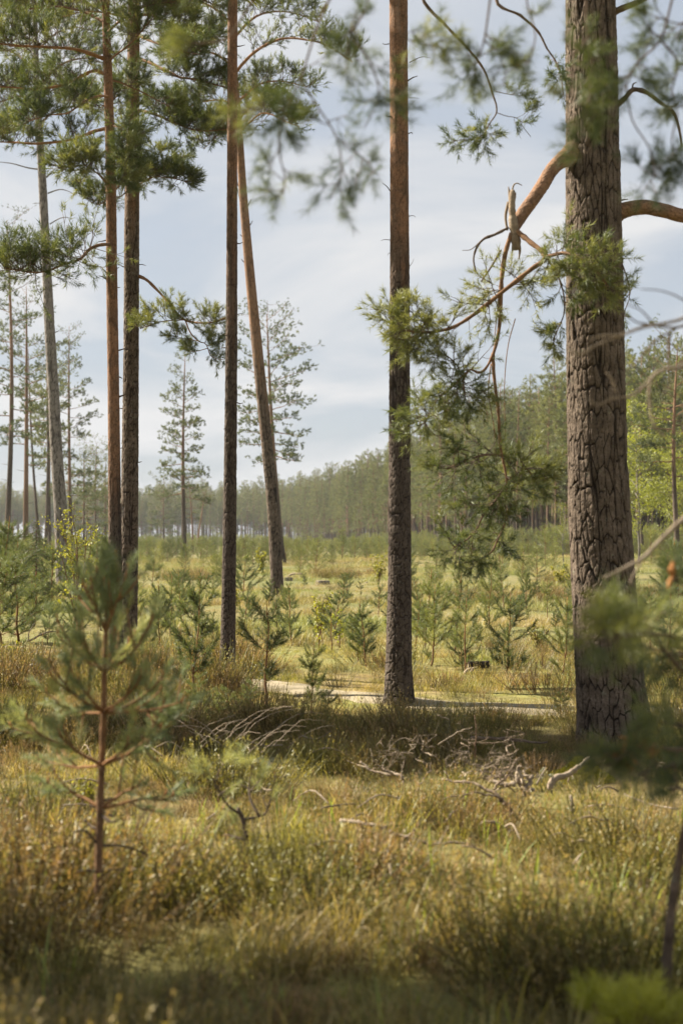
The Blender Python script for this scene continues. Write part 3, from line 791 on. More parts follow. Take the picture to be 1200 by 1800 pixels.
D5 = 17.2
P5_ = [(225, 1180, 35), (225, 1150, 32), (227, 1000, 30), (229, 800, 28), (231, 600, 25.5), (232, 400, 25), (234, 200, 22), (236, 0, 20), (238, -300, 18), (241, -900, 12), (244, -1500, 3)]
e5, b5, c5, r5 = pine_root('pine_tree', P5_, D5, 'thicker grey-brown pine, right one of the close pair, one low bough reaching right')
trunk(e5, b5, c5[:8], r5[:8], 620, 72, 0.034, 0.075, 0.011, (4.3, 7.6), M['bark'], 431, flare=0.02)
trunk(e5, b5, c5[7:], r5[7:], 60, 22, 0.04, 0.1, 0.004, (4.3, 7.6), M['bark'], 437, name='upper_trunk')
high_crown(e5, b5, c5, 8.6, 16.5, 2.3, 441)
LL = [
    ([(236, 100), (262, 108, -.2), (290, 122, -.4), (315, 134, -.5), (343, 138, -.6), (400, 152, -.8)], .024, 38, .36, .45),
    ([(236, 192), (262, 197, -.2), (285, 206, -.3), (308, 215, -.5), (350, 227, -.6), (402, 225, -.8)], .020, 62, .30, .2),
    ([(236, 262), (258, 263, .1), (280, 271, .2), (325, 275, .4)], .011, 12, .16, .6),
    ([(236, 330), (255, 318, -.2), (272, 310, -.3), (300, 312, -.4), (330, 318, -.5)], .012, 46, .24, .1),
    ([(236, 28), (262, 26, .2), (280, 32, .3), (332, 52, .5), (380, 70, .6)], .020, 46, .36, .25),
    ([(236, 60), (270, 75, -.4), (310, 90, -.7), (350, 100, -1)], .016, 30, .30, .35),
    ([(234, 150), (215, 155, -.3), (200, 175, -.6), (175, 190, -.8)], .014, 28, .30, .2),
    ([(234, 40), (200, 25, .3), (150, 20, .6), (110, 30, .8)], .016, 34, .36, .3),
    ([(236, 5), (280, -15, -.3), (330, -10, -.5), (380, 10, -.7)], .018, 44, .40, .2),
    ([(236, 10), (220, -30, .4), (170, -60, .7)], .016, 26, .4, .3),
    ([(234, 205), (222, 225, -.3), (235, 250, -.5), (232, 290, -.6)], .010, 26, .22, .1),
    ([(234, 310), (215, 320, .2), (190, 350, .4), (170, 360, .5), (140, 340, .6)], .010, 24, .24, .2),
]
for k, (pt, r_, n_, L_, f_) in enumerate(LL):
    limb(e5, b5, D5, pt, r_, r_ * 0.3, 500 + k, [dict(f0=max(f_, 0.15), n=int(n_ * 2.3), L=L_, sc=1.2, **CB)], tmpl=SH_MID, orange=0.5, n=26, wob=0.02)
# its low bough
CB2 = dict(up=0.55, r=0.004, out=0.9, fwd=0.35, sub=4, along=2)
limb(e5, b5, D5, [(243, 485), (258, 492, -.1), (275, 508, -.2), (295, 530, -.3), (310, 550, -.4), (325, 562, -.4), (345, 567, -.5), (375, 566, -.6), (396, 558, -.7)], 0.022, 0.007, 530,
     [dict(f0=0.5, n=46, L=0.28, a=0.68, **CB2)], orange=0.65, n=40, wob=0.006,
     extra=[([(325, 562, -.4), (310, 563, -.45), (285, 565, -.5), (262, 572, -.5), (247, 578, -.55)], .008, .003, [dict(f0=0.15, n=34, L=0.24, a=0.7, **CB2)]),
            ([(326, 563, -.4), (335, 585, -.45), (350, 600, -.5), (362, 605, -.5), (370, 625, -.5)], .009, .004, [dict(f0=0.2, n=16, L=0.18, a=0.42, up=0.1, sub=4, along=1, r=.003)]),
            ([(352, 600, -.5), (330, 596, -.55), (312, 592, -.6), (300, 580, -.6)], .005, .003, [dict(f0=0.15, n=16, L=0.15, a=0.5, **CB2)]),
            ([(364, 608, -.5), (380, 602, -.55), (398, 596, -.6)], .005, .003, [dict(f0=0.1, n=14, L=0.14, a=0.5, **CB2)]),
            ([(366, 612, -.5), (340, 618, -.5), (320, 612, -.5)], .005, .003, [dict(f0=0.1, n=14, L=0.14, a=0.35, **CB2)]),
            ([(370, 625, -.5), (385, 632, -.5), (398, 630, -.5)], .004, .003, [dict(f0=0.1, n=10, L=0.12, a=0.35, up=-.1, sub=3, along=1, r=.003)])])
w = MB(); w.tube(polyline([(244, 465), (251, 465), (257, 467)], D5), [.006, .005, .003], 5, a=0.5); w.build('dead_snag', M['twig'], e5, offset=b5)

rng = np.random.default_rng(88)
for e_, b_, c_, r_, z0_, z1_, nn in ((e3, b3, c3, r3, 2.0, 7.5, 9), (e4, b4, c4, r4, 1.6, 5.2, 9), (e5, b5, c5, r5, 2.0, 6.2, 9), (e2, b2, c2, r2, 2.0, 6.6, 8), (e1, b1, c1, r1, 2.0, 5.0, 4)):
    for q in range(nn):
        z = rng.uniform(z0_, z1_); p = np.array([np.interp(z, c_[:, 2], c_[:, i]) for i in (0, 1)] + [z]); rr = np.interp(z, c_[:, 2], r_)
        az = rng.uniform(0, 6.28); d_ = np.array([math.cos(az), math.sin(az) * .6, rng.normal(.1, .25)]); l = rng.uniform(.03, .12)
        w = MB(); w.tube(np.stack([p + d_ * rr * .85, p + d_ * (rr + l * .5), p + d_ * (rr + l) + rng.normal(0, .012, 3)]), [rng.uniform(.006, .012), .006, .003], 6, a=.6); w.build('dead_snag', M['twig'], e_, offset=b_)
# --- the leaning pine
D6 = 35.0
P6_ = [(489, 1064, 23), (488, 1045, 22), (480, 900, 20), (471, 800, 19.5), (461, 700, 19), (441, 500, 17), (428, 350, 14.5), (420, 230, 13), (412, 120, 11), (404, 20, 9), (398, -60, 6), (394, -130, 2)]
e6, b6, c6, r6 = pine_root('pine_tree', P6_, D6, 'leaning pine, its trunk tilting left towards the top, rooted in the open clearing')
trunk(e6, b6, c6, r6, 520, 60, 0.06, 0.15, 0.014, (3.5, 8.0), M['bark'], 631, flare=0.02)
rng = np.random.default_rng(61)
LL = [([(420, 235), (440, 215, -.5), (465, 200, -1), (500, 215, -1.4), (525, 222, -1.6)], .03), ([(416, 180), (450, 150, .5), (490, 140, .9), (540, 150, 1.3)], .035), ([(412, 130), (450, 90, -.6), (500, 70, -1), (570, 80, -1.5), (620, 110, -1.8)], .04),
      ([(408, 70), (450, 30, .5), (500, 20, .9), (560, 40, 1.2)], .035), ([(416, 190), (390, 175, .4), (350, 180, .8), (310, 200, 1)], .03), ([(412, 120), (380, 95, -.5), (330, 85, -.9), (290, 100, -1.2)], .035), ([(406, 40), (370, 10, .4), (320, 0, .8), (270, 20, 1.2)], .035),
      ([(420, 240), (400, 230, -.4), (380, 240, -.8), (360, 262, -1)], .02), ([(402, 0), (440, -40, -.5), (500, -50, -1), (560, -40, -1.3)], .03), ([(400, -30), (360, -60, .5), (310, -70, .8)], .03), ([(418, 215), (440, 190, 1), (480, 180, 1.6)], .03), ([(396, -90), (430, -120, .5), (470, -120, 1)], .02)]
for k, (pt, r_) in enumerate(LL):
    limb(e6, b6, D6, pt, r_, r_ * 0.3, 640 + k, [dict(f0=0.2, n=80, L=0.62, up=0.6, r=0.008, out=0.9, fwd=0.35, sub=4, along=2, a=0.5, sc=1.25)], tmpl=SH_FAR, orange=0.8, n=22, wob=0.02)
for a_ in ([(427, 340), (417, 322), (414, 300)], [(430, 375), (437, 360), (442, 350)], [(436, 425), (428, 418), (422, 412)], [(432, 400), (440, 395), (444, 388)], [(445, 560), (440, 552), (436, 540)], [(440, 470), (430, 462), (424, 455)]):
    w = MB(); w.tube(cr(polyline(a_, D6), 6), np.linspace(.02, .008, 6), 5, a=0.6); w.build('dead_snag', M['twig'], e6, offset=b6)

# --- the grey pine on the left
D7 = 46.0
P7_ = [(112, 1040, 26), (111, 1015, 24), (107, 900, 22), (100, 800, 20.5), (95, 700, 19), (89, 600, 17.5), (84, 500, 16), (79, 400, 14.5), (74, 300, 13), (69, 220, 12), (65, 150, 10.5), (62, 30, 8), (60, -80, 4)]
e7, b7, c7, r7 = pine_root('pine_tree', P7_, D7, 'tall grey-barked pine leaning slightly left, behind the leafy yellow shrub')
trunk(e7, b7, c7, r7, 420, 48, 0.085, 0.22, 0.018, (18, 24), M['bark_grey'], 731, flare=0.02)
LL = [([(68, 220), (100, 195, 1), (140, 190, 2), (175, 200, 3)], .04), ([(67, 190), (40, 170, -1), (10, 175, -2), (-30, 190, -2)], .04), ([(66, 160), (100, 120, -1), (150, 105, -2), (190, 115, -2.5)], .045), ([(65, 130), (30, 95, 1), (0, 90, 1.5), (-40, 100, 2)], .04),
      ([(64, 90), (100, 60, 1), (140, 50, 1.8), (170, 60, 2.2)], .04), ([(63, 60), (40, 30, -1), (10, 20, -1.5)], .035), ([(62, 30), (90, 0, -1), (130, -20, -2)], .035), ([(61, 0), (40, -30, 1), (10, -40, 1.4)], .03), ([(68, 230), (45, 225, 1), (20, 235, 1.6), (0, 240, 2)], .03), ([(66, 175), (95, 160, 2), (125, 165, 3)], .03), ([(61, -30), (80, -60, 1), (110, -70, 1.5)], .03)]
for k, (pt, r_) in enumerate(LL):
    limb(e7, b7, D7, pt, r_, r_ * 0.3, 740 + k, [dict(f0=0.15, n=70, L=0.85, up=0.6, r=0.011, out=0.9, fwd=0.35, sub=4, along=2, a=0.42, sc=1.6)], tmpl=SH_FAR, orange=0.2, n=20, wob=0.02)
for pt, r_ in [([(73, 298), (50, 295), (20, 287), (-10, 284)], .03), ([(82, 312), (92, 302), (98, 296)], .03), ([(84, 340), (105, 333), (120, 336), (133, 343)], .025), ([(82, 358), (70, 357), (58, 358)], .02), ([(88, 394), (105, 384), (118, 382), (128, 386)], .022), ([(88, 500), (80, 545), (70, 535)], .02), ([(95, 585), (103, 582), (105, 580)], .02)]:
    w = MB(); w.tube(cr(polyline(pt, D7), 10), np.linspace(r_, r_ * 0.3, 10), 5, a=0.2); w.build('dead_branch', M['bark_grey'], e7, offset=b7)

# ------------------------------------------------------------------ single pines in the clearing and the tall ones behind on the left
def far_pine(label, base_px, d, H, crown_lo, rmax, seed, lean=(0, 0), nb=30, clumps=11, tmpl=SH_FINE, r0=0.16, group=None, top_r=0.02, org=(0.3, 0.6), matl='bark', leaf='needle_far', prof=None, sc=1.0, name='pine_tree', gap=0.15, abase=0.22):
    clumps = int(clumps * 1.3)
    rng = np.random.default_rng(seed)
    x = (base_px - 600) / FPX * d
    base = (x, d, float(ground(x, d)) - 0.05)
    e = empty(name, base, label, 'tree', group)
    far_pine_parts(e, rng, H, crown_lo, rmax, lean, nb, clumps, tmpl, r0, top_r, org, matl, leaf, prof, sc, gap, abase)
    return e

def far_pine_parts(e, rng, H, crown_lo, rmax, lean, nb, clumps, tmpl, r0, top_r, org, matl, leaf, prof, sc, gap, abase=0.5):
    z = np.linspace(0, H, 14); t = z / H
    bow = rng.normal(0, 0.012 * H, 2)
    X = lean[0] * t + bow[0] * np.sin(np.pi * t); Y = lean[1] * t + bow[1] * np.sin(np.pi * t)
    w = MB()
    w.tube(np.column_stack([X, Y, z]), r0 * (1 - t) ** 0.75 + top_r + 0.4 * r0 * np.exp(-z / 0.4), 9, a=np.clip(0.35 + 0.2 * rng.normal(size=14), 0, 1), b=sstep(org[0], org[1], t))
    for k in range(8):
        zz = rng.uniform(0.25, 1) * crown_lo * H; az = rng.uniform(0, 6.28); l = rng.uniform(0.25, 0.9)
        p = np.array([np.interp(zz, z, X), np.interp(zz, z, Y), zz])
        w.tube(np.stack([p, p + np.array([math.cos(az), math.sin(az), 0.15]) * l]), [0.02, 0.008], 4, a=0.4)
    tr = w.build('trunk', M[matl], e)
    wb = MB(); lf = MB()
    ax = lambda q: np.array([np.interp(q, z, X), np.interp(q, z, Y)])
    crown_lumps(rng, wb, lf, crown_lo * H, H * 0.985, rmax, nb, tmpl, clumps, axis=ax, r0=0.045, sc=sc, gap=gap, prof=prof, abase=abase)
    c = wb.build('boughs', M['twig'], e)
    lf.build('crown', M[leaf], e, smooth=False)

spire = lambda t: 0.12 + 0.88 * min(1.0, t / .2 + .45) * (1 - t) ** 0.65
narrow = lambda t: 0.25 + 0.75 * (1 - t) ** 0.8
far_pine('lone slender pine with an open narrow crown, standing left of the slim dark trunk', 325, 128, 18.6, 0.30, 2.6, 801, nb=40, clumps=15, prof=narrow, r0=0.2, org=(0.25, 0.5), sc=1.1, gap=0.05)
far_pine('one-sided open pine directly behind the leaning trunk', 497, 97, 17.1, 0.40, 2.9, 802, lean=(-1.1, 0), nb=38, clumps=15, r0=0.19, org=(0.2, 0.5), sc=1.05, gap=0.16)
far_pine('small leaning dead-topped pine low between the lone pine and the slim dark trunk', 345, 200, 8.8, 0.75, 1.2, 803, lean=(1.3, 0), nb=9, clumps=4, r0=0.13, org=(0.1, 0.3))
far_pine('short thin pine just right of the lone slender pine', 340, 185, 9.5, 0.45, 1.5, 804, lean=(-.6, 0), nb=16, clumps=7, r0=0.12, org=(0.1, 0.3))
far_pine('dark broad pine low beside the right trunk of the close pair', 288, 300, 15, 0.15, 3.6, 805, nb=34, clumps=12, sc=1.8, r0=0.2)
far_pine('pine with a bare grey trunk at the very left edge of the picture', 10, 105, 25.5, 0.36, 2.7, 806, nb=38, clumps=12, r0=0.21, org=(0.35, 0.6), sc=1.15, gap=0.25)
far_pine('pine with a straight bright orange trunk, second from the left edge', 45, 112, 21.8, 0.34, 2.3, 807, nb=36, clumps=10, r0=0.21, org=(0.05, 0.25), sc=1.15, gap=0.25)
far_pine('thin grey pine tilting left, just right of the bright orange trunk', 72, 140, 20.5, 0.55, 1.6, 808, lean=(-1.3, 0), nb=18, clumps=8, r0=0.15, org=(0.6, 0.9), sc=1.2)
far_pine('dark straight pine just left of the grey leaning trunk', 80, 135, 20, 0.45, 2.0, 809, nb=26, clumps=10, r0=0.17, org=(0.6, 0.9), sc=1.2)
far_pine('thin brown pine half hidden by the grey-barked trunk', 88, 150, 21, 0.45, 2.0, 810, nb=26, clumps=10, r0=0.17, org=(0.3, 0.5), sc=1.2)
far_pine('pine with a tall feathery crown right of the grey-barked trunk', 126, 138, 22.5, 0.26, 3.2, 811, lean=(-.3, 0), nb=46, clumps=14, prof=narrow, r0=0.19, org=(0.2, 0.4), sc=1.2)
far_pine('young pine with a loose crown, behind the yellow shrub', 170, 190, 14.8, 0.2, 2.9, 812, nb=34, clumps=11, r0=0.16, sc=1.3)
far_pine('young pine with a dense low crown, between yellow shrub and feathery pine', 148, 175, 12.6, 0.18, 2.5, 813, nb=34, clumps=10, r0=0.15, sc=1.3)
far_pine('pale narrow pine touching the left trunk of the close pair', 186, 210, 14, 0.22, 2.2, 814, nb=30, clumps=10, r0=0.15, sc=1.3)

# ------------------------------------------------------------------ the forest edge
FOREST = []
for k in range(7):
    rng = np.random.default_rng(900 + k)
    H = 20.0
    e = empty('pine_tree', (0, 0, 0), 'tall pine standing in the dense forest edge across the clearing', 'tree', 'pines of the forest edge')
    lo = (0.44, 0.50, 0.40, 0.52, 0.46, 0.42, 0.26)[k]
    prof = [spire, narrow, spire, narrow, spire, narrow, narrow][k]
    far_pine_parts(e, rng, H, lo, (2.3, 2.5, 2.6, 2.1, 2.4, 2.6, 2.8)[k], rng.normal(0, 0.25, 2), 44, 11, SH_CLUMP, 0.17, 0.03, (0.15, 0.4), 'bark', 'needle_far', prof, 1.25, 0.05)
    FOREST.append(e)
USED = set()
def forest_tree(k, x, y, s, label, group, rot):
    g = float(ground(x, y)) - 0.05
    if k not in USED:
        USED.add(k); o = FOREST[k]
        o.location = (x, y, g); o.rotation_euler = (0, 0, rot); o.scale = (s, s, s)
        o['label'] = label; o['group'] = group
        return o
    return copy_tree(FOREST[k], (x, y, g), rot, s, label, group)

EDGE = cr(np.array([(70, 100), (46, 122), (34, 138), (25, 156), (18.5, 190), (11, 262), (1, 345), (-14, 425), (-30, 470), (-60, 500), (-115, 520), (-190, 500)], float), 460)
seg = np.concatenate([[0], np.cumsum(np.hypot(*np.diff(EDGE, axis=0).T))])
ET = nrm(np.gradient(EDGE, axis=0)); EN = np.stack([ET[:, 1], -ET[:, 0]], -1)      # pointing away from the clearing
rng = np.random.default_rng(77)
mass = []
NEARLAB = 'tall pine in the front rows of the dense forest edge on the right'
FARLAB = 'hazy distant pine in the far treeline behind the clearing'
for row in range(15):
    s_ = 0.0
    while s_ < seg[-1]:
        p = np.array([np.interp(s_, seg, EDGE[:, 0]), np.interp(s_, seg, EDGE[:, 1])])
        nrmv = np.array([np.interp(s_, seg, EN[:, 0]), np.interp(s_, seg, EN[:, 1])])
        q = p + nrmv * (row * 3.4 + rng.uniform(-1.2, 1.2)) + rng.uniform(-1.0, 1.0, 2)
        far = q[1] > 330
        sc = rng.uniform(0.72, 1.2) * (0.92 if row == 0 else 1.0)
        fx = q[0] / q[1]
        k = int(rng.integers(0, 7)); rot = rng.uniform(0, 6.28)
        if row == 0 and rng.uniform() < (0.12 if q[1] < 260 else .4): k = 6; sc *= 0.8
        if row <= (2 if q[1] < 200 else (1 if not far else 0)) and abs(fx) < 0.30 and fx > -0.29:
            forest_tree(k, q[0], q[1], sc, FARLAB if far else NEARLAB, 'far treeline pines' if far else 'front pines of the forest edge', rot)
        else:
            mass.append((q[0], q[1], sc, k, rot))
        s_ += rng.uniform(2.6, 4.4) * (1.0 if not far else 1.35)

# deeper trees that read as one mass
def scatter(name, pts, rotz, scl, idx, sources, label, cat, tilt=0.0, seed=0):
    """one object of ground cover: sources set out on points by a small node tree"""
    pts = np.asarray(pts, float); n = len(pts)
    me = bpy.data.meshes.new(name)
    me.vertices.add(n); me.vertices.foreach_set('co', pts.astype(np.float32).ravel())
    r = np.random.default_rng(seed)
    rot = np.column_stack([r.normal(0, tilt, n), r.normal(0, tilt, n), rotz]) if tilt else np.column_stack([np.zeros(n), np.zeros(n), rotz])
    a = me.attributes.new('rot', 'FLOAT_VECTOR', 'POINT'); a.data.foreach_set('vector', rot.astype(np.float32).ravel())
    a = me.attributes.new('scl', 'FLOAT', 'POINT'); a.data.foreach_set('value', np.asarray(scl, np.float32))
    a = me.attributes.new('idx', 'INT', 'POINT'); a.data.foreach_set('value', np.asarray(idx, np.int32))
    ob = bpy.data.objects.new(name, me); C.objects.link(ob)
    col = bpy.data.collections.new(name + '_sources')
    for i, s in enumerate(sources):
        col.objects.link(s)
    ng = bpy.data.node_groups.new(name + '_nodes', 'GeometryNodeTree')
    ng.interface.new_socket('Geometry', in_out='INPUT', socket_type='NodeSocketGeometry')
    ng.interface.new_socket('Geometry', in_out='OUTPUT', socket_type='NodeSocketGeometry')
    gi = ng.nodes.new('NodeGroupInput'); go = ng.nodes.new('NodeGroupOutput')
    ci = ng.nodes.new('GeometryNodeCollectionInfo'); ci.inputs['Collection'].default_value = col
    ci.inputs['Separate Children'].default_value = True; ci.inputs['Reset Children'].default_value = True
    iop = ng.nodes.new('GeometryNodeInstanceOnPoints'); iop.inputs['Pick Instance'].default_value = True
    def na(nm, ty):
        q = ng.nodes.new('GeometryNodeInputNamedAttribute'); q.data_type = ty; q.inputs['Name'].default_value = nm
        return q.outputs['Attribute']
    L = ng.links.new
    L(gi.outputs[0], iop.inputs['Points']); L(ci.outputs[0], iop.inputs['Instance'])
    L(na('idx', 'INT'), iop.inputs['Instance Index']); L(na('rot', 'FLOAT_VECTOR'), iop.inputs['Rotation']); L(na('scl', 'FLOAT'), iop.inputs['Scale'])
    L(iop.outputs[0], go.inputs[0])
    md = ob.modifiers.new('scatter', 'NODES'); md.node_group = ng
    return tag(ob, label, cat, kind='stuff')

def source(name, mbx, mat, smooth=False):
    return bpy.data.objects.new(name, mbx.mesh(name, mat, smooth))

def join_source(name, meshes):
    """several meshes in one, each keeping its material"""
    V = []; F = []; A = []; B = []; MI = []; n = 0; mats = []
    for me in meshes:
        v = np.empty(len(me.vertices) * 3, np.float32); me.vertices.foreach_get('co', v)
        f = np.empty(len(me.loops), np.int32); me.loops.foreach_get('vertex_index', f)
        for nm, L in (('a', A), ('b', B)):
            q = np.empty(len(me.vertices), np.float32); me.attributes[nm].data.foreach_get('value', q); L.append(q)
        V.append(v.reshape(-1, 3)); F.append(f.reshape(-1, 3) + n); n += len(me.vertices)
        MI.append(np.full(len(F[-1]), len(mats), np.int32)); mats.append(me.materials[0])
    b = MB(); b.V = V; b.F = F; b.A = A; b.B = B
    o = source(name, b, mats[0])
    for m in mats[1:]: o.data.materials.append(m)
    o.data.polygons.foreach_set('material_index', np.concatenate(MI))
    return o

mass = np.array(mass)
srcs = [join_source('deep_pine_%d' % i, [c.data for c in FOREST[i].children]) for i in range(7)]
scatter('forest', np.column_stack([mass[:, 0], mass[:, 1], ground(mass[:, 0], mass[:, 1]) - 0.05]), mass[:, 4], mass[:, 2], mass[:, 3], srcs,
        'dense dark mass of pines deeper inside the forest', 'forest')

# birches in fresh leaf at the right
def birch(label, base_px, d, H, r, seed, leaf='leaf_birch', n=5200, name='birch_tree', lo=0.18):
    rng = np.random.default_rng(seed)
    x = (base_px - 600) / FPX * d
    base = (x, d, float(ground(x, d)) - 0.04)
    e = empty(name, base, label, 'tree')
    z = np.linspace(0, H, 10)
    X = np.column_stack([rng.normal(0, 0.012 * H, 10).cumsum() * 0.5, rng.normal(0, 0.012 * H, 10).cumsum() * 0.5, z]); X[0, :2] = 0
    w = MB(); w.tube(X, 0.007 * H * (1 - z / H) + 0.008, 7, a=0.2); 
    P = []; D = []; S = []; A = []
    for k in range(46):
        t = rng.uniform(lo, 0.97); p = np.array([np.interp(t * H, z, X[:, 0]), np.interp(t * H, z, X[:, 1]), t * H])
        az = rng.uniform(0, 6.28); L = r * (0.3 + 0.7 * math.sin(math.pi * min(1.0, (1 - t) * 0.9 + 0.1))) * rng.uniform(0.6, 1.1)
        s = np.linspace(0, 1, 6)[:, None]
        out = np.array([math.cos(az), math.sin(az), 0.75])
        pts = p + out * L * s + UP * (-0.35 * L * s ** 2) + rng.normal(0, 0.04 * L, (6, 3)) * s
        w.tube(pts, np.linspace(0.0028 * H, 0.001 * H, 6), 4, a=0.2, cap=False)
        m = n // 46 // 8
        for _ in range(m):
            f = rng.uniform(0.15, 1) * 5; i = int(min(f, 4)); q = pts[i] + (pts[i + 1] - pts[i]) * (f - i) + rng.normal(0, 0.085 * r, 3)
            P.append(q); D.append(nrm(rng.normal(size=3) + [0, 0, -0.3])); S.append(rng.uniform(0.7, 1.3)); A.append(np.clip(0.5 + rng.normal(0, 0.2), 0, 1))
    w.build('trunk', M['bark_grey'], e)
    lf = MB()
    sp = max(0.022 * H, 0.05)
    T = []
    for _ in range(4):
        c = rng.normal(0, sp, (8, 3)); u = nrm(rng.normal(size=(8, 3))); v = nrm(np.cross(u, rng.normal(size=(8, 3)))); l = max(0.0065 * H, 0.014)
        T.append((np.stack([c - u * l, c + v * l * 0.8, c + u * l], 1).reshape(-1, 3), np.arange(24).reshape(-1, 3)))
    place(lf, T, np.array(P), np.array(D), np.array(S), rng, np.array(A))
    lf.build('crown', M[leaf], e, smooth=False)
    return e

birch('tall birch in bright yellow-green leaf beside the broad pine trunk', 1122, 92, 11.3, 2.6, 1001, n=9000)
birch('rounder birch in yellow-green leaf at the right edge of the picture', 1185, 100, 9.5, 2.6, 1002, n=8000)
birch('low yellow-green birch peeping out left of the broad pine trunk', 990, 84, 3.6, 1.3, 1003, n=3600)
far_pine('dark round-topped pine overhanging the birches at the right edge', 1192, 86, 13.4, 0.40, 2.9, 1010, nb=34, clumps=14, r0=0.16, abase=0.25, sc=1.3)
far_pine('thin pine rising behind the bright birch right of the broad trunk', 1128, 130, 18.5, 0.5, 1.9, 1011, nb=24, clumps=9, r0=0.14, sc=1.2)

# ------------------------------------------------------------------ young pines
def young_pine(rng, H, tiers, lod, dens=1.0, width=0.33, bare=0.15, amid=0.5, leader=0.16, up=0.55, nscale=1.0, miss=0.22):
    """whorled young pine in local coordinates: stem mesh and needle mesh builders"""
    w = MB(); lf = MB()
    n = 12
    zz = np.linspace(0, H, n)
    X = np.column_stack([np.cumsum(rng.normal(0, 0.008 * H, n)), np.cumsum(rng.normal(0, 0.008 * H, n)), zz]); X[0, :2] = 0
    r0 = 0.009 * H + 0.004
    w.tube(X, r0 * (1 - zz / H) ** 0.8 + 0.0035, 6, a=0.35, b=0.25 + 0.6 * zz / H)
    at = lambda t: np.array([np.interp(t * H, zz, X[:, 0]), np.interp(t * H, zz, X[:, 1]), t * H])
    P = []; D = []; S = []; A = []
    def brush(pts, f0, step, sc, av):
        L = np.linalg.norm(np.diff(pts, axis=0), axis=1).sum(); m = max(2, int((1 - f0) * L / step))
        for f in np.linspace(f0, 1.0, m):
            q = f * (len(pts) - 1); i = int(min(q, len(pts) - 2)); p = pts[i] + (pts[i + 1] - pts[i]) * (q - i)
            P.append(p); D.append(nrm(pts[i + 1] - pts[i] + rng.normal(0, 0.04, 3) * L)); S.append(sc * rng.uniform(0.85, 1.15)); A.append(np.clip(av + rng.normal(0, 0.07), 0, 1))
    step = 0.062 / dens
    for k in range(tiers):
        t = bare + (0.90 - bare) * (k + rng.uniform(-0.08, 0.08)) / max(tiers - 1, 1)
        nb = int(rng.integers(4, 7))
        ph = rng.uniform(0, 6.28)
        for j in range(nb):
            az = ph + j * 2 * math.pi / nb + rng.normal(0, 0.22)
            if rng.uniform() < miss: continue
            L = H * (width * (1 - t) ** 0.75 * (0.55 + 0.45 * min(1, k / 1.5)) + 0.055) * rng.uniform(0.55, 1.3)
            out = np.array([math.cos(az), math.sin(az), 0])
            s = np.linspace(0, 1, 5)[:, None]
            rise = 0.38 + up * t + rng.normal(0, 0.14)
            pts = at(t) + out * L * s + UP * L * (rise * s + 0.35 * s ** 2)
            pts[1:] += rng.normal(0, 0.02 * L, (4, 3))
            w.tube(pts, np.linspace(r0 * 0.42 * (1.1 - t), 0.0025, 5), 4, a=0.3, b=0.4, cap=False)
            av = amid + rng.normal(0, 0.10)
            brush(pts, 0.2 if L > 0.15 else 0.05, step, nscale * 1.12, av)
            if L > 0.14:
                for q in range(int(rng.integers(2, 5))):
                    f = rng.uniform(0.35, 0.85) * 4; i = int(f); p = pts[i] + (pts[min(i + 1, 4)] - pts[i]) * (f - i)
                    d = nrm(out + np.array([-out[1], out[0], 0]) * (1 if q % 2 else -1) * rng.uniform(0.5, 1.0) + UP * rng.uniform(0.1, 0.6))
                    l2 = L * rng.uniform(0.22, 0.42)
                    pt2 = np.stack([p, p + d * l2 * 0.5, p + d * l2 + UP * 0.12 * l2])
                    w.tube(pt2, [0.004, 0.0035, 0.002], 4, a=0.3, b=0.4, cap=False)
                    brush(pt2, 0.15, step, nscale * 0.95, av)
            tip = pts[-1]
            w.tube(np.stack([tip, tip + UP * 0.03 * H ** 0.5 * rng.uniform(0.5, 1.3) + out * 0.005]), [0.004, 0.0022], 4, a=0.0, b=1.0)
    # the leader with its candle
    pts = np.stack([at(t) for t in np.linspace(1 - leader, 0.97, 5)])
    brush(pts, 0.0, step, nscale, amid)
    top = at(1.0)
    w.tube(np.stack([top - UP * 0.02, top + UP * 0.13 * H]), [0.006, 0.003], 5, a=0.0, b=1.0)
    for q in range(3):
        az = rng.uniform(0, 6.28); w.tube(np.stack([top - UP * 0.02, top + np.array([math.cos(az) * 0.02, math.sin(az) * 0.02, 0.035 * H])]), [0.004, 0.0025], 4, a=0.0, b=1.0)
    place(lf, lod, np.array(P), np.array(D), np.array(S), rng, np.array(A))
    return w, lf

SH_SAP = [shoot_template(RN, 34, 0.085, 0.068, 0.0048, (30, 75)) for _ in range(4)]
SH_SAP_FAR = [shoot_template(RN, 20, 0.10, 0.075, 0.0085, (25, 70)) for _ in range(4)]
SAP = []
specs = [(5, 0.30, 0.15, 0.55), (6, 0.36, 0.10, 0.5), (4, 0.40, 0.12, 0.62), (6, 0.26, 0.22, 0.45), (5, 0.44, 0.08, 0.55), (3, 0.30, 0.38, 0.4), (7, 0.34, 0.1, 0.58), (4, 0.24, 0.3, 0.66)]
for k, (ti, wd, ba, am) in enumerate(specs):
    rng = np.random.default_rng(1100 + k)
    w, lf = young_pine(rng, 1.2, ti, SH_SAP, dens=1.5, width=wd, bare=ba, amid=am - .22)
    SAP.append((w.mesh('sapling_stem_%d' % k, M['sapling_stem']), lf.mesh('sapling_needles_%d' % k, M['needle_sapling'], False)))
SAPF = []
for k, (ti, wd, ba, am) in enumerate(specs[:6]):
    rng = np.random.default_rng(1200 + k)
    w, lf = young_pine(rng, 2.6, ti + 2, SH_SAP_FAR, dens=0.6, width=wd * 0.9, bare=ba * 0.6, amid=am, nscale=1.5)
    SAPF.append((w.mesh('far_sapling_stem_%d' % k, M['sapling_stem']), lf.mesh('far_sapling_needles_%d' % k, M['needle_sapling'], False)))
SAPREF = {}
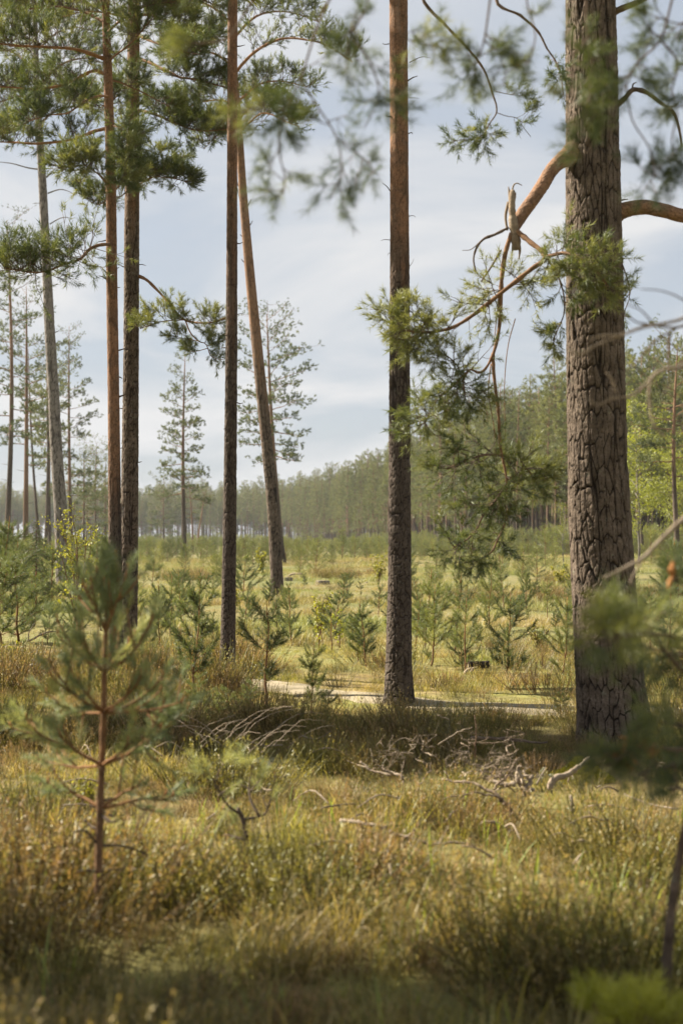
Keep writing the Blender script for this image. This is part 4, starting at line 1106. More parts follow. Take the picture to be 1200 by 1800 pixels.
def sapling(x, y, H, kind, rot, label, group=None, far=False, wide=1.0):
    ms = SAPF if far else SAP
    k = kind % len(ms)
    e = empty('young_pine', (x, y, float(ground(x, y)) - 0.02), label, 'young pine', group)
    s = H / (2.6 if far else 1.2)
    wide *= .88; e.scale = (s * wide, s * wide, s); e.rotation_euler = (.07 * math.sin(rot * 7.3), .07 * math.cos(rot * 5.1), rot)
    for nm, me in (('stem', ms[k][0]), ('needles', ms[k][1])):
        o = bpy.data.objects.new(nm, me); C.objects.link(o); o.parent = e
    return e
def sapling_px(bx, by, ty, kind, label, wide=1.0, rot=None, far=False, group=None):
    d = gdist(by); x = (bx - 600) / FPX * d
    H = (by - ty) / FPX * d
    return sapling(x, d, H, kind, rot if rot is not None else bx * 0.37, label, group, far, wide)

SP = [
    (338, 1222, 1018, 3, 'tall thin young pine with a sparse crown, left of the slim dark pine', 0.9),
    (465, 1262, 1066, 5, 'crooked bare-stemmed young pine right of the slim dark pine', 1.15),
    (548, 1262, 1132, 7, 'small dark young pine with few round tufts, left of the middle pine', 1.0),
    (577, 1266, 1205, 5, 'tiny dark pine seedling beside the small tufted young pine', 1.2),
    (643, 1168, 1060, 3, 'pale upright young pine just left of the middle pine', 1.2),
    (628, 1160, 1082, 7, 'thin twin of the pale young pine left of the middle pine', 1.1),
    (756, 1168, 1038, 4, 'bushy young pine right of the middle pine, forking low', 1.05),
    (816, 1178, 1058, 0, 'yellowish young pine above the cut log on the track', 1.1),
    (812, 1172, 1108, 2, 'low blue-green young pine left behind the cut log', 1.1),
    (889, 1178, 1048, 1, 'young pine with an orange stem and long candle, right of the cut log', 1.15),
    (985, 1178, 1055, 4, 'wide young pine left of the broad pine trunk, with a long leader', 1.05),
    (858, 1108, 1004, 2, 'dark young pine with a tall candle, behind the cut log', 0.9),
    (925, 1080, 1008, 6, 'dark cone-shaped young pine left of the broad trunk', 0.8),
    (962, 1092, 1030, 7, 'slender young pine between the cone-shaped one and the broad trunk', 1.0),
    (993, 1066, 1036, 2, 'small young pine right beside the broad trunk', 1.0),
    (512, 1132, 1035, 2, 'dark round-headed young pine under the leaning trunk', 0.95),
    (488, 1112, 1060, 3, 'small young pine at the foot of the leaning trunk', 1.0),
    (430, 1112, 1040, 0, 'pale young pine right beside the slim dark trunk', 1.1),
    (442, 1100, 1052, 6, 'short young pine between slim dark and leaning trunks', 1.1),
    (376, 1130, 1076, 2, 'squat young pine touching the left side of the slim dark trunk', 1.0),
    (300, 1120, 1022, 0, 'leafy young pine right of the close pair of pines', 1.1),
    (282, 1140, 1030, 3, 'narrow young pine close to the right trunk of the pair', 1.0),
    (320, 1092, 1012, 1, 'wide soft young pine left of the slim dark pine', 1.15),
    (270, 1010, 966, 2, 'dark compact young pine on the open grass right of the close pair', 1.1),
    (286, 1016, 992, 4, 'low young pine beside the dark compact one on the open grass', 1.3),
    (374, 1052, 1014, 2, 'small dark bushy pine alone on the grass left of the slim trunk', 1.3),
    (553, 1012, 952, 4, 'spreading dark young pine on the grass above the round stump', 1.2),
    (527, 1008, 962, 1, 'softer young pine left of the spreading one above the round stump', 1.3),
    (615, 1014, 993, 2, 'tiny dark bushy pine on the grass near the round stump', 1.3),
    (765, 1022, 972, 4, 'bushy dark young pine right of the middle trunk, under the torn bough', 1.4),
    (918, 1012, 950, 1, 'tall soft young pine in front of the forest, left of the broad trunk', 1.2),
    (958, 996, 930, 4, 'pointed bluish young pine before the forest trunks', 1.2),
    (690, 1110, 1040, 0, 'pale young pine half behind the middle trunk', 1.2),
    (738, 1120, 1028, 3, 'dark slim young pine at the right side of the middle trunk', 1.0),
    (588, 1118, 1046, 1, 'soft yellow-green young pine left of the pale upright one', 1.2),
    (560, 1124, 1060, 0, 'loose young pine in the middle of the sapling row', 1.2),
    (1142, 1138, 1036, 3, 'young pine with a tall candle just right of the broad trunk', 1.1),
    (1172, 1150, 1060, 1, 'wide young pine at the right edge behind the broad trunk', 1.2),
    (1128, 1100, 1045, 2, 'small young pine at the right side of the broad trunk', 1.1),
    (1190, 1060, 960, 1, 'tall soft young pine at the right edge under the birches', 1.3),
    (985, 1256, 1208, 7, 'tiny pine seedling at the track edge left of the broad trunk', 1.6),
    (35, 1130, 985, 1, 'dense soft young pine at the left edge above the brown heather', 1.3),
    (12, 1160, 990, 4, 'big dark young pine cut by the left edge', 1.2),
    (85, 1130, 1060, 2, 'small tufted young pine beside the fallen branch on the left', 1.0),
    (110, 1150, 1090, 0, 'yellowish low young pine below the leafy shrub', 1.3),
    (150, 1090, 1010, 1, 'soft pale young pine behind the leafy shrub', 1.3),
    (255, 1160, 1090, 7, 'thin pale young pine just right of the close pair', 1.2),
]
for k, (bx, by, ty, kd, lab, wd) in enumerate(SP):
    sapling_px(bx, by, ty, kd, lab, wd, rot=k * 1.7, far=by < 1030)
# the low bushy growth round the slim dark pine
for k, (bx, by, ty) in enumerate([(395, 1262, 1198), (430, 1258, 1205), (370, 1262, 1212), (440, 1240, 1190), (355, 1240, 1178)]):
    sapling_px(bx, by, ty, 2, ('low bushy pine hiding the foot of the slim dark pine', 'right-hand bushy pine at the foot of the slim dark pine', 'left-hand low bushy pine below the slim dark pine', 'bushy pine tuft behind the crooked young pine', 'bushy pine tuft beneath the tall thin young pine')[k], 1.5, rot=k * 2.1)

for k, (bx, by, ty, kd, lab) in enumerate([(8, 1075, 925, 1, 'tall soft young pine at the left edge under the bare grey trunk'), (30, 1060, 960, 4, 'bushy dark young pine left of the small spruce'), (92, 1060, 965, 1, 'pale young pine between the small spruce and the grey trunk'), (172, 1062, 950, 0, 'feathery pale young pine right of the leafy shrub'),
        (130, 1075, 990, 6, 'dense young pine at the foot of the grey trunk'), (58, 1100, 1030, 1, 'low soft young pine below the small spruce'), (180, 1110, 1020, 4, 'spreading young pine behind the foreground one'), (20, 1045, 940, 6, 'narrow young pine far back at the left edge'), (240, 1100, 1030, 0, 'loose young pine seen beside the right trunk of the pair')]):
    sapling_px(bx, by, ty, kd, lab, 1.25, rot=k * 1.3)
rng = np.random.default_rng(1300)
GR1 = 'young pines scattered in the clearing'
cnt = 0
taken = [((bx - 600) / FPX * gdist(by), gdist(by)) for bx, by, *_ in SP]
while cnt < 66:
    y = rng.uniform(17.8, 46); x = rng.uniform(-0.27, 0.27) * y
    if min(math.hypot(x - a, (y - b) * 0.6) for a, b in taken) < 0.42: continue
    u = 600 + x / y * FPX
    if 440 < u < 720 and y > 36: 
        if rng.uniform() < 0.85: continue
    if 380 < u < 560 and y < 19.5: continue
    taken.append((x, y)); cnt += 1
    sapling(x, y, 0.22 + 0.85 * rng.uniform() ** 1.6, int(rng.integers(0, 8)), rng.uniform(0, 6.28), 'young pine growing among others in the grassy clearing', GR1, False, rng.uniform(1.0, 1.3))
cnt = 0
while cnt < 135:
    y = 46 + 110 * rng.uniform() ** 1.2; x = rng.uniform(-0.27, 0.26) * y
    u = 600 + x / y * FPX
    edge_y = np.interp(u, [600, 700, 800, 1000, 1200], [330, 250, 185, 150, 115])
    if y > edge_y - 6: continue
    if 440 < u < 700 and y < 85 and rng.uniform() < 0.7: continue
    cnt += 1
    sapling(x, y, (0.5 + 1.9 * rng.uniform() ** 1.5) * (0.75 if y < 60 else 1.0), int(rng.integers(0, 6)), rng.uniform(0, 6.28), 'small bushy pine in the far part of the clearing before the forest', 'bushy pines in the far clearing', True, rng.uniform(1.1, 1.5))
# a low hem of young growth along the foot of the forest and over the far heath
rng = np.random.default_rng(1350)
hem = []
for k in range(900):
    i = int(rng.integers(40, 455)); p = EDGE[i] - EN[i] * rng.uniform(0.5, 7 if i < 230 else 60)
    hem.append((p[0], p[1], rng.uniform(.4, 1.2) * (1.0 if i < 230 else 1.1), int(rng.integers(0, 6)), rng.uniform(0, 6.28)))
for k in range(900):
    y = rng.uniform(95, 330); x = rng.uniform(-.27, .08) * y
    if x < np.interp(y, [100, 190, 262, 345], [60, 16, 8, -2]): hem.append((x, y, rng.uniform(.2, .62) * (1 + y / 700), int(rng.integers(0, 6)), rng.uniform(0, 6.28)))
hem = np.array(hem)
scatter('undergrowth', np.column_stack([hem[:, 0], hem[:, 1], ground(hem[:, 0], hem[:, 1]) - .05]), hem[:, 4], hem[:, 2], hem[:, 3], [join_source('hem_pine_%d' % i, ms) for i, ms in enumerate(SAPF)],
        'low green growth of bushy young pines along the foot of the forest', 'undergrowth', tilt=.05)

# leafy shrubs and little birches
def shrub(label, bx, by, ty, seed, stems, spread, leaf='leaf_yellow', leaves=900, tilt=0.2, ls=0.03, name='leafy_shrub', lo=0.35, stemcol='sapling_stem', d=None):
    rng = np.random.default_rng(seed)
    d = d or gdist(by); x = (bx - 600) / FPX * d; H = (by - ty) / FPX * d
    base = (x, d, float(ground(x, d)) - 0.02)
    e = empty(name, base, label, 'shrub')
    w = MB(); lf = MB()
    Ps = []
    for k in range(stems):
        az = rng.uniform(0, 6.28); h = H * rng.uniform(0.7, 1.0)
        o = np.array([math.cos(az), math.sin(az), 0]) * spread * H * rng.uniform(0.2, 1)
        s = np.linspace(0, 1, 8)[:, None]
        pts = o * s ** 1.3 + UP * h * s + np.cumsum(rng.normal(0, 0.012 * H, (8, 3)), 0) * s + np.array([*rng.normal(0, 0.02, 2), 0])
        w.tube(pts, np.linspace(0.007 * H + 0.002, 0.002, 8), 5, a=0.3, b=0.15)
        for q in range(9):
            f = rng.uniform(lo, 0.98) * 7; i = int(min(f, 6)); p = pts[i] + (pts[i + 1] - pts[i]) * (f - i)
            d2 = nrm(rng.normal(size=3) + UP * 0.7) * H * rng.uniform(0.07, 0.2)
            w.tube(np.stack([p, p + d2 * 0.5 + rng.normal(0, 0.01, 3), p + d2]), [0.004, 0.003, 0.0018], 4, a=0.3, cap=False)
            Ps.append((p, p + d2))
    c = []
    for _ in range(leaves):
        a, b = Ps[int(rng.integers(0, len(Ps)))]
        c.append(a + (b - a) * rng.uniform(0.3, 1.1) + rng.normal(0, 0.015 * H ** 0.5, 3))
    c = np.array(c); m = len(c)
    u = nrm(rng.normal(size=(m, 3))); v = nrm(np.cross(u, rng.normal(size=(m, 3)))); l = ls * rng.uniform(0.6, 1.2, (m, 1))
    lf.add(np.stack([c - u * l, c + v * l * 0.6, c + u * l, c - v * l * 0.6], 1).reshape(-1, 3), (np.array([[0, 1, 2], [0, 2, 3]])[None] + (np.arange(m) * 4)[:, None, None]).reshape(-1, 3), np.repeat(np.clip(0.5 + rng.normal(0, 0.22, m), 0, 1), 4))
    w.build('stems', M[stemcol], e); lf.build('leaves', M[leaf], e, smooth=False)
    return e

shrub('tall many-stemmed shrub with sparse yellow leaves on the left, before the grey trunk', 140, 1128, 872, 1401, 7, 0.22, leaves=950, ls=0.026)
shrub('low bush in vivid yellow leaf behind the foreground young pine', 160, 1345, 1275, 1402, 9, 0.55, leaves=560, ls=0.012, d=8.2, lo=0.3)
shrub('small yellow flowering bush on the grass left of the leaning trunk', 460, 1008, 962, 1403, 8, 0.28, leaves=900, ls=0.06, lo=0.15)
shrub('pale yellow bush in the clearing left of the middle trunk', 665, 1030, 975, 1404, 9, 0.35, leaves=700, ls=0.035, lo=0.2)
shrub('yellow-green bush in the clearing left of the broad trunk', 985, 1024, 985, 1405, 9, 0.5, leaves=800, ls=0.04, lo=0.2)
shrub('yellow-leaved sapling in the middle of the young pines', 562, 1142, 1035, 1406, 4, 0.25, leaves=420, ls=0.022)
shrub('yellow shrub at the left side of the slim dark trunk', 415, 1080, 1030, 1407, 6, 0.35, leaves=400, ls=0.026)
shrub('orange-brown bush in the clearing left of the broad trunk', 945, 1140, 1086, 1408, 9, 0.5, leaf='heather', leaves=1000, ls=0.018, lo=0.1)
shrub('yellow-green bush by the fallen branch at the left edge', 20, 1180, 1120, 1409, 8, 0.5, leaves=500, ls=0.02)
shrub('brown twiggy bush at the right edge behind the broad trunk', 1188, 1215, 1125, 1410, 12, 0.55, leaf='heather', leaves=1400, ls=0.014, lo=0.1)
shrub('drooping leafless-looking shrub left of the pale young pine', 598, 1140, 1058, 1411, 3, 0.4, leaf='leaf_birch', leaves=260, ls=0.02)

# the little dark spruce on the left
def spruce(label, bx, by, ty, seed):
    rng = np.random.default_rng(seed)
    d = gdist(by); x = (bx - 600) / FPX * d; H = (by - ty) / FPX * d
    e = empty('small_spruce', (x, d, float(ground(x, d)) - 0.02), label, 'tree')
    w = MB(); lf = MB()
    w.tube(np.array([[0, 0, 0], [0.01, 0, H * 0.5], [0, 0, H]]), [0.03, 0.018, 0.005], 6, a=0.4)
    P = []; D = []
    for k in range(60):
        t = 0.10 + 0.9 * k / 60; az = k * 2.4 + rng.normal(0, .2); L = H * 0.27 * (1 - t) ** 0.8 * rng.uniform(0.6, 1.1) + 0.06
        out = np.array([math.cos(az), math.sin(az), 0]); s = np.linspace(0, 1, 5)[:, None]
        pts = UP * t * H + out * L * s + UP * L * (0.1 * s - 0.45 * s ** 2)
        w.tube(pts, np.linspace(0.008, 0.003, 5), 4, a=0.3, cap=False)
        for f in np.arange(0.15, 1.0, 0.05 / L):
            i = int(min(f * 4, 3)); p = pts[i] + (pts[i + 1] - pts[i]) * (f * 4 - i)
            for q in range(2):
                P.append(p + rng.normal(0, 0.02, 3)); D.append(nrm(pts[i + 1] - pts[i] + rng.normal(0, 0.06, 3) - UP * 0.05))
    place(lf, SH_SAP_FAR, np.array(P), np.array(D), np.full(len(P), 0.6), rng, np.full(len(P), 0.3))
    w.build('trunk', M['sapling_stem'], e); lf.build('needles', M['needle'], e, smooth=False)
spruce('small dark spruce on the left, in front of the orange trunk', 64, 1064, 915, 1501)

# ------------------------------------------------------------------ the near young pine on the left
D8 = 5.6
def near_pine():
    rng = np.random.default_rng(1601)
    stem = [(172, 1585), (174, 1500), (177, 1400), (180, 1330), (183, 1240), (184, 1170), (187, 1100), (188, 1040), (189, 998)]
    b = px(172, 1585, D8); base = np.array([b[0], b[1], float(ground(b[0], b[1])) - 0.02])
    e = empty('young_pine', base, 'blue-green young pine standing close in the left foreground', 'young pine')
    ctr = polyline(stem, D8); ctr[0, 2] = base[2]
    P = cr(ctr, 60)
    w = MB()
    r = np.linspace(0.0165, 0.006, 60); r[[14, 20, 26, 34, 42, 49]] *= 1.2
    w.tube(P, r, 10, a=np.clip(0.3 + 0.25 * rng.normal(size=60), 0, 1), b=np.linspace(0.1, 0.7, 60))
    w.tube(np.stack([P[-1], P[-1] + UP * 0.045]), [0.009, 0.003], 6, a=0.0, b=1.0)
    for q in range(5):
        az = q * 1.26; w.tube(np.stack([P[-1] - UP * .01, P[-1] + np.array([math.cos(az) * .018, math.sin(az) * .018, 0.026])]), [0.006, 0.0025], 5, a=0.0, b=1.0)
    w.build('stem', M['sapling_stem'], e, offset=base)
    nodes = {1: (188, 1052), 2: (187, 1112), 3: (184, 1180), 4: (183, 1252), 5: (179, 1345), 6: (176, 1420)}
    BR = [  # whorl, end pixel, depth offset, bend, brush start
        (1, (180, 1010), 0.02, 0, 0), (2, (150, 1030), -0.05, -6, .1), (2, (222, 1022), 0.05, -6, .1), (2, (208, 1050), -0.12, 0, .1), (2, (165, 1060), 0.14, 0, .1),
        (3, (104, 1095), 0.06, 16, .42), (3, (262, 1100), -0.06, 14, .35), (3, (230, 1130), 0.22, 6, .35), (3, (150, 1130), -0.22, 6, .35), (3, (205, 1140), -0.25, 4, .4),
        (4, (95, 1170), -0.14, 14, .40), (4, (285, 1190), 0.12, 14, .38), (4, (320, 1235), -0.05, 6, .45), (4, (100, 1235), 0.2, 8, .4), (4, (250, 1205), -0.28, 6, .35), (4, (140, 1205), -0.24, 4, .35),
        (5, (20, 1282), 0.05, -8, .42), (5, (290, 1265), 0.10, 14, .42), (5, (330, 1250), 0.22, 10, .5), (5, (110, 1290), -0.22, 6, .45), (5, (235, 1295), -0.2, 4, .45), (5, (70, 1330), 0.24, 4, .5),
        (6, (100, 1385), 0.1, -6, .55), (6, (290, 1395), 0.1, -2, .55), (6, (245, 1385), -.15, -2, .6)]
    for k, (nd, end, dz, bend, f0) in enumerate(BR):
        a = np.array(nodes[nd], float); q = np.array(end, float)
        mid = (a + q) / 2 + np.array([0, bend])
        pts = cr(polyline([(a[0], a[1], 0), (mid[0], mid[1], dz * .5), (q[0], q[1], dz)], D8), 12)
        pts += np.cumsum(rng.normal(0, 0.0018, pts.shape), 0)
        s = Spray(rng)
        s.tw.tube(pts, np.linspace(0.0075, 0.0035, 12), 6, a=0.25, b=0.55)
        L = np.linalg.norm(np.diff(pts, axis=0), axis=1).sum()
        def brush(pp, g0, av):
            LL_ = np.linalg.norm(np.diff(pp, axis=0), axis=1).sum()
            for f in np.linspace(g0, 1.0, max(2, int((1 - g0) * LL_ / 0.05))):
                z = f * (len(pp) - 1); i = int(min(z, len(pp) - 2)); p = pp[i] + (pp[i + 1] - pp[i]) * (z - i)
                s.shoot(p, nrm(nrm(pp[i + 1] - pp[i]) + rng.normal(0, 0.2, 3)), rng.uniform(0.85, 1.1), np.clip(av + rng.normal(0, 0.1), 0, 1))
        av = rng.uniform(0.25, 0.7) if nd < 6 else 0.5
        brush(pts, f0, av)
        s.tw.tube(np.stack([pts[-1], pts[-1] + nrm(pts[-1] - pts[-2]) * 0.012 + UP * 0.022]), [0.006, 0.003], 5, a=0.0, b=1.0)
        for q2 in range(0 if L < 0.12 else (3 if nd < 6 else 2)):
            f = rng.uniform(0.4, 0.9) * 11; i = int(f); p = pts[i]
            d = nrm(nrm(pts[-1] - pts[0]) + rng.normal(0, 0.55, 3) + UP * 0.35); l = rng.uniform(0.07, 0.15)
            p2 = np.stack([p, p + d * l * .5, p + d * l + UP * .02])
            s.tw.tube(p2, [0.0045, 0.004, 0.003], 5, a=0.25, b=0.5); brush(p2, 0.2, av + 0.05)
            s.tw.tube(np.stack([p2[-1], p2[-1] + UP * 0.02]), [0.005, 0.0025], 5, a=0.0, b=1.0)
        s.finish(e, SH_FULL, M['sapling_stem'], M['needle_blue'], offset=base)
    sp = Spray(rng)                       # needles round the leader
    for i in range(46, 60):
        for q in range(2):
            sp.shoot(P[i], nrm(UP + rng.normal(0, 0.25, 3)), 1.0, np.clip(0.45 + rng.normal(0, .1), 0, 1))
    nb = MB(); place(nb, SH_FULL, np.array(sp.P), np.array(sp.D), np.array(sp.S), rng, np.array(sp.Av)); nb.build('needles', M['needle_blue'], e, smooth=False, offset=base)
    for pts in ([(174, 1487, 0), (205, 1486, .05), (235, 1492, .1), (262, 1505, .12)], [(173, 1485, 0), (150, 1460, -.05), (128, 1463, -.1)], [(172, 1532, 0), (200, 1528, .05), (215, 1529, .08)], [(172, 1532, 0), (150, 1530, -.04), (135, 1534, -.08)],
                [(178, 1408, 0), (200, 1404, .04), (206, 1407, .06)], [(177, 1430, 0), (195, 1445, -.05), (210, 1440, -.08)], [(178, 1460, 0), (160, 1452, .08), (148, 1440, .1)]):
        w = MB(); w.tube(cr(polyline(pts, D8), 10), np.linspace(0.0065, 0.003, 10) * (1 + 0.15 * rng.normal(size=10)), 6, a=0.7); w.build('dead_branch', M['twig'], e, offset=base)
near_pine()

# a half-dead little pine in the foreground grass
def sparse_pine():
    rng = np.random.default_rng(1650); d = 6.6
    b = px(428, 1545, d); base = np.array([b[0], b[1], float(ground(b[0], b[1])) - .02])
    e = empty('young_pine', base, 'stunted half-bare young pine with a dark crooked stem in the foreground grass', 'young pine')
    s = Spray(rng)
    P = cr(np.vstack([base, polyline([(428, 1520), (433, 1480), (428, 1445), (418, 1420)], d)]), 20)
    s.tw.tube(P, np.linspace(0.017, 0.008, 20) * (1 + .12 * rng.normal(size=20)), 7, a=np.clip(.5 + .3 * rng.normal(size=20), 0, 1))
    for pts, nn in (([(431, 1476, 0), (412, 1471, .05), (395, 1466, .1)], 2), ([(430, 1440, 0), (452, 1436, .1), (468, 1428, .15), (476, 1400, .15), (484, 1362, .15)], 4), ([(420, 1430, 0), (400, 1415, -.1), (385, 1390, -.12), (375, 1370, -.12)], 7), ([(455, 1434, .1), (440, 1405, .15), (438, 1375, .2), (445, 1345, .2)], 6)):
        p = cr(polyline(pts, d), 12); s.tw.tube(p, np.linspace(0.007, 0.003, 12), 6, a=0.6)
        s.dress(p, 0.35, nn, 0.11, up=0.4, r=0.003, sub=1, along=1, a=0.62)
    s.finish(e, SH_NEAR, M['twig'], M['needle_blue'], wood_name='stem', offset=base)
sparse_pine()

# ------------------------------------------------------------------ the near young pine just outside the right edge
D9 = 4.4
def right_pine():
    rng = np.random.default_rng(1701)
    b = px(1166, 1815, D9); base = np.array([b[0], b[1], float(ground(b[0], b[1])) - .02])
    e = empty('young_pine', base, 'out-of-focus young pine at the right edge, its bent stem in the lower right corner', 'young pine')
    stem = [(1168, 1760), (1172, 1680), (1180, 1590), (1197, 1490), (1230, 1330), (1252, 1150), (1262, 950), (1270, 750), (1278, 560), (1285, 380)]
    P = cr(np.vstack([base, polyline(stem, D9)]), 60)
    w = MB(); w.tube(P, np.linspace(0.019, 0.006, 60) * (1 + .08 * rng.normal(size=60)), 9, a=np.clip(.35 + .25 * rng.normal(size=60), 0, 1), b=np.linspace(0, .4, 60)); w.build('stem', M['bark'], e, offset=base)
    def br(pts, ra, rb, dress=(), mat='twig', extra=(), orange=0.0, leaf='needle'):
        s = Spray(rng); p = cr(polyline(pts, D9), 22)
        s.tw.tube(p, np.linspace(ra, rb, 22) * (1 + .1 * rng.normal(size=22)), 6, a=0.4, b=orange)
        for q, a_, b_ in extra: s.tw.tube(cr(polyline(q, D9), 14), np.linspace(a_, b_, 14), 5, a=0.4, b=orange)
        for kw in dress: s.dress(p, **dict(kw, n=int(kw['n'] * .8)))
        return s.finish(e, SH_NEAR, M[mat], M[leaf], offset=base)
    T = dict(up=0.1, r=0.003, out=1.0, fwd=0.3, sub=2, along=1)
    br([(1250, 1150, 0), (1200, 1125, -.1), (1150, 1115, -.2), (1100, 1118, -.3), (1055, 1128, -.35)], .007, .004, [dict(f0=.55, n=28, L=.10, a=.8, **T), dict(f0=.3, n=10, L=.09, a=.55, **T)], leaf='needle_sapling')
    br([(1252, 1140, 0), (1215, 1150, .1), (1180, 1150, .15), (1155, 1160, .2)], .007, .004, [dict(f0=.35, n=14, L=.09, a=.1, **T)])
    br([(1245, 1200, 0), (1200, 1180, -.05), (1165, 1140, -.1), (1140, 1105, -.1)], .006, .003, [dict(f0=.4, n=12, L=.08, a=.6, **T)], leaf='needle_sapling')
    br([(1235, 1310, 0), (1190, 1318, -.1), (1140, 1312, -.2), (1105, 1320, -.25), (1075, 1345, -.25)], .007, .004, [dict(f0=.35, n=26, L=.10, a=.3, **T)])
    br([(1232, 1325, 0), (1200, 1340, .1), (1160, 1350, .2), (1120, 1362, .25)], .006, .003, [dict(f0=.3, n=18, L=.09, a=.15, **T)])
    br([(1238, 1290, 0), (1200, 1275, .1), (1160, 1270, .2)], .006, .003, [dict(f0=.3, n=12, L=.08, a=.5, **T)])
    br([(1255, 1075, 0), (1225, 1045, -.05), (1195, 1025, -.1), (1175, 1020, -.1)], .006, .003, [dict(f0=.5, n=10, L=.08, a=.3, **T)])
    br([(1215, 1400, 0), (1190, 1385, .05), (1170, 1392, .1)], .006, .003, [dict(f0=.4, n=8, L=.07, a=.2, **T)])
    br([(1190, 1530, 0), (1215, 1500, .1), (1240, 1480, .1)], .006, .003, [dict(f0=.2, n=8, L=.08, a=.2, **T)])
    for (u, v, k) in [(1108, 1315, 9), (1125, 1325, 7), (1092, 1330, 6), (1182, 1012, 5), (1140, 1330, 5)]:      # brown winter buds
        c = px(u, v, D9 - .2); bb = MB()
        for _ in range(k):
            d = nrm(rng.normal(size=3) + UP); bb.tube(np.stack([c, c + d * .025 + rng.normal(0, .004, 3), c + d * .05]), [.004, .008, .002], 6, a=0, b=1)
        bb.build('bud_cluster', M['sapling_stem'], e, offset=base)
    # bare crooked twigs
    br([(1280, 545, 0), (1235, 560, -.05), (1190, 575, -.1), (1150, 572, -.15), (1118, 566, -.2), (1098, 552, -.2)], .006, .002, extra=[([(1190, 575, -.1), (1150, 600, -.1), (1122, 632, -.1), (1098, 655, -.1)], .004, .002), ([(1176, 585, -.1), (1173, 630, -.1), (1178, 665, -.1), (1162, 700, -.1)], .004, .0016), ([(1230, 558, 0), (1205, 530, -.1), (1165, 512, -.1), (1125, 508, -.1)], .0035, .0016), ([(1180, 660, -.1), (1195, 640, -.1), (1215, 605, -.1)], .003, .002), ([(1150, 572, -.15), (1125, 545, -.2), (1100, 535, -.2)], .003, .0015)])
    br([(1278, 610, 0), (1220, 640, -.1), (1165, 650, -.2), (1143, 670, -.2), (1141, 715, -.2), (1150, 750, -.2), (1170, 770, -.2)], .007, .003, mat='dead', extra=[([(1150, 660, -.2), (1110, 695, -.25), (1075, 700, -.3), (1050, 712, -.3), (1032, 700, -.3)], .005, .003), ([(1082, 690, -.3), (1076, 670, -.3), (1066, 655, -.3)], .004, .003)])
    br([(1278, 520, 0), (1200, 560, -.2), (1130, 575, -.3), (1085, 592, -.35), (1050, 605, -.4), (1020, 622, -.4), (1000, 614, -.4)], .006, .003, mat='dead', extra=[([(1090, 590, -.35), (1060, 590, -.4), (1035, 598, -.4)], .004, .002)])
    br([(1262, 860, 0), (1220, 895, -.1), (1165, 945, -.15), (1130, 980, -.2), (1098, 998, -.25), (1062, 1016, -.3)], .0085, .004, mat='dead', extra=[([(1130, 980, -.2), (1108, 1020, -.2), (1110, 1030, -.2)], .004, .002)])
right_pine()

# a yellow-green seedling at the bottom right corner
def corner_seedling():
    rng = np.random.default_rng(1750); d = 4.15
    b = px(1120, 1850, d); base = np.array([b[0], b[1], float(ground(b[0], b[1])) - .02])
    e = empty('pine_seedling', base, 'bright yellow-green seedling tips at the bottom right corner', 'seedling')
    s = Spray(rng)
    for end, dz in (((1040, 1765), -.05), ((1075, 1790), .05), ((1120, 1775), -.1), ((1165, 1770), .1), ((1195, 1785), 0), ((1095, 1800), -.1), ((1150, 1795), 0)):
        p = cr(np.vstack([base + UP * .02, polyline([(1118 + (end[0] - 1118) * .5, 1825, dz * .5), (end[0], end[1], dz)], d)]), 8)
        s.tw.tube(p, np.linspace(.005, .003, 8), 5, a=.2, b=.3); s.dress(p, .4, 9, .06, up=.5, r=.002, sub=1, along=1, a=.95)
    s.finish(e, SH_NEAR, M['sapling_stem'], M['leaf_birch'], wood_name='stem', offset=base)
corner_seedling()

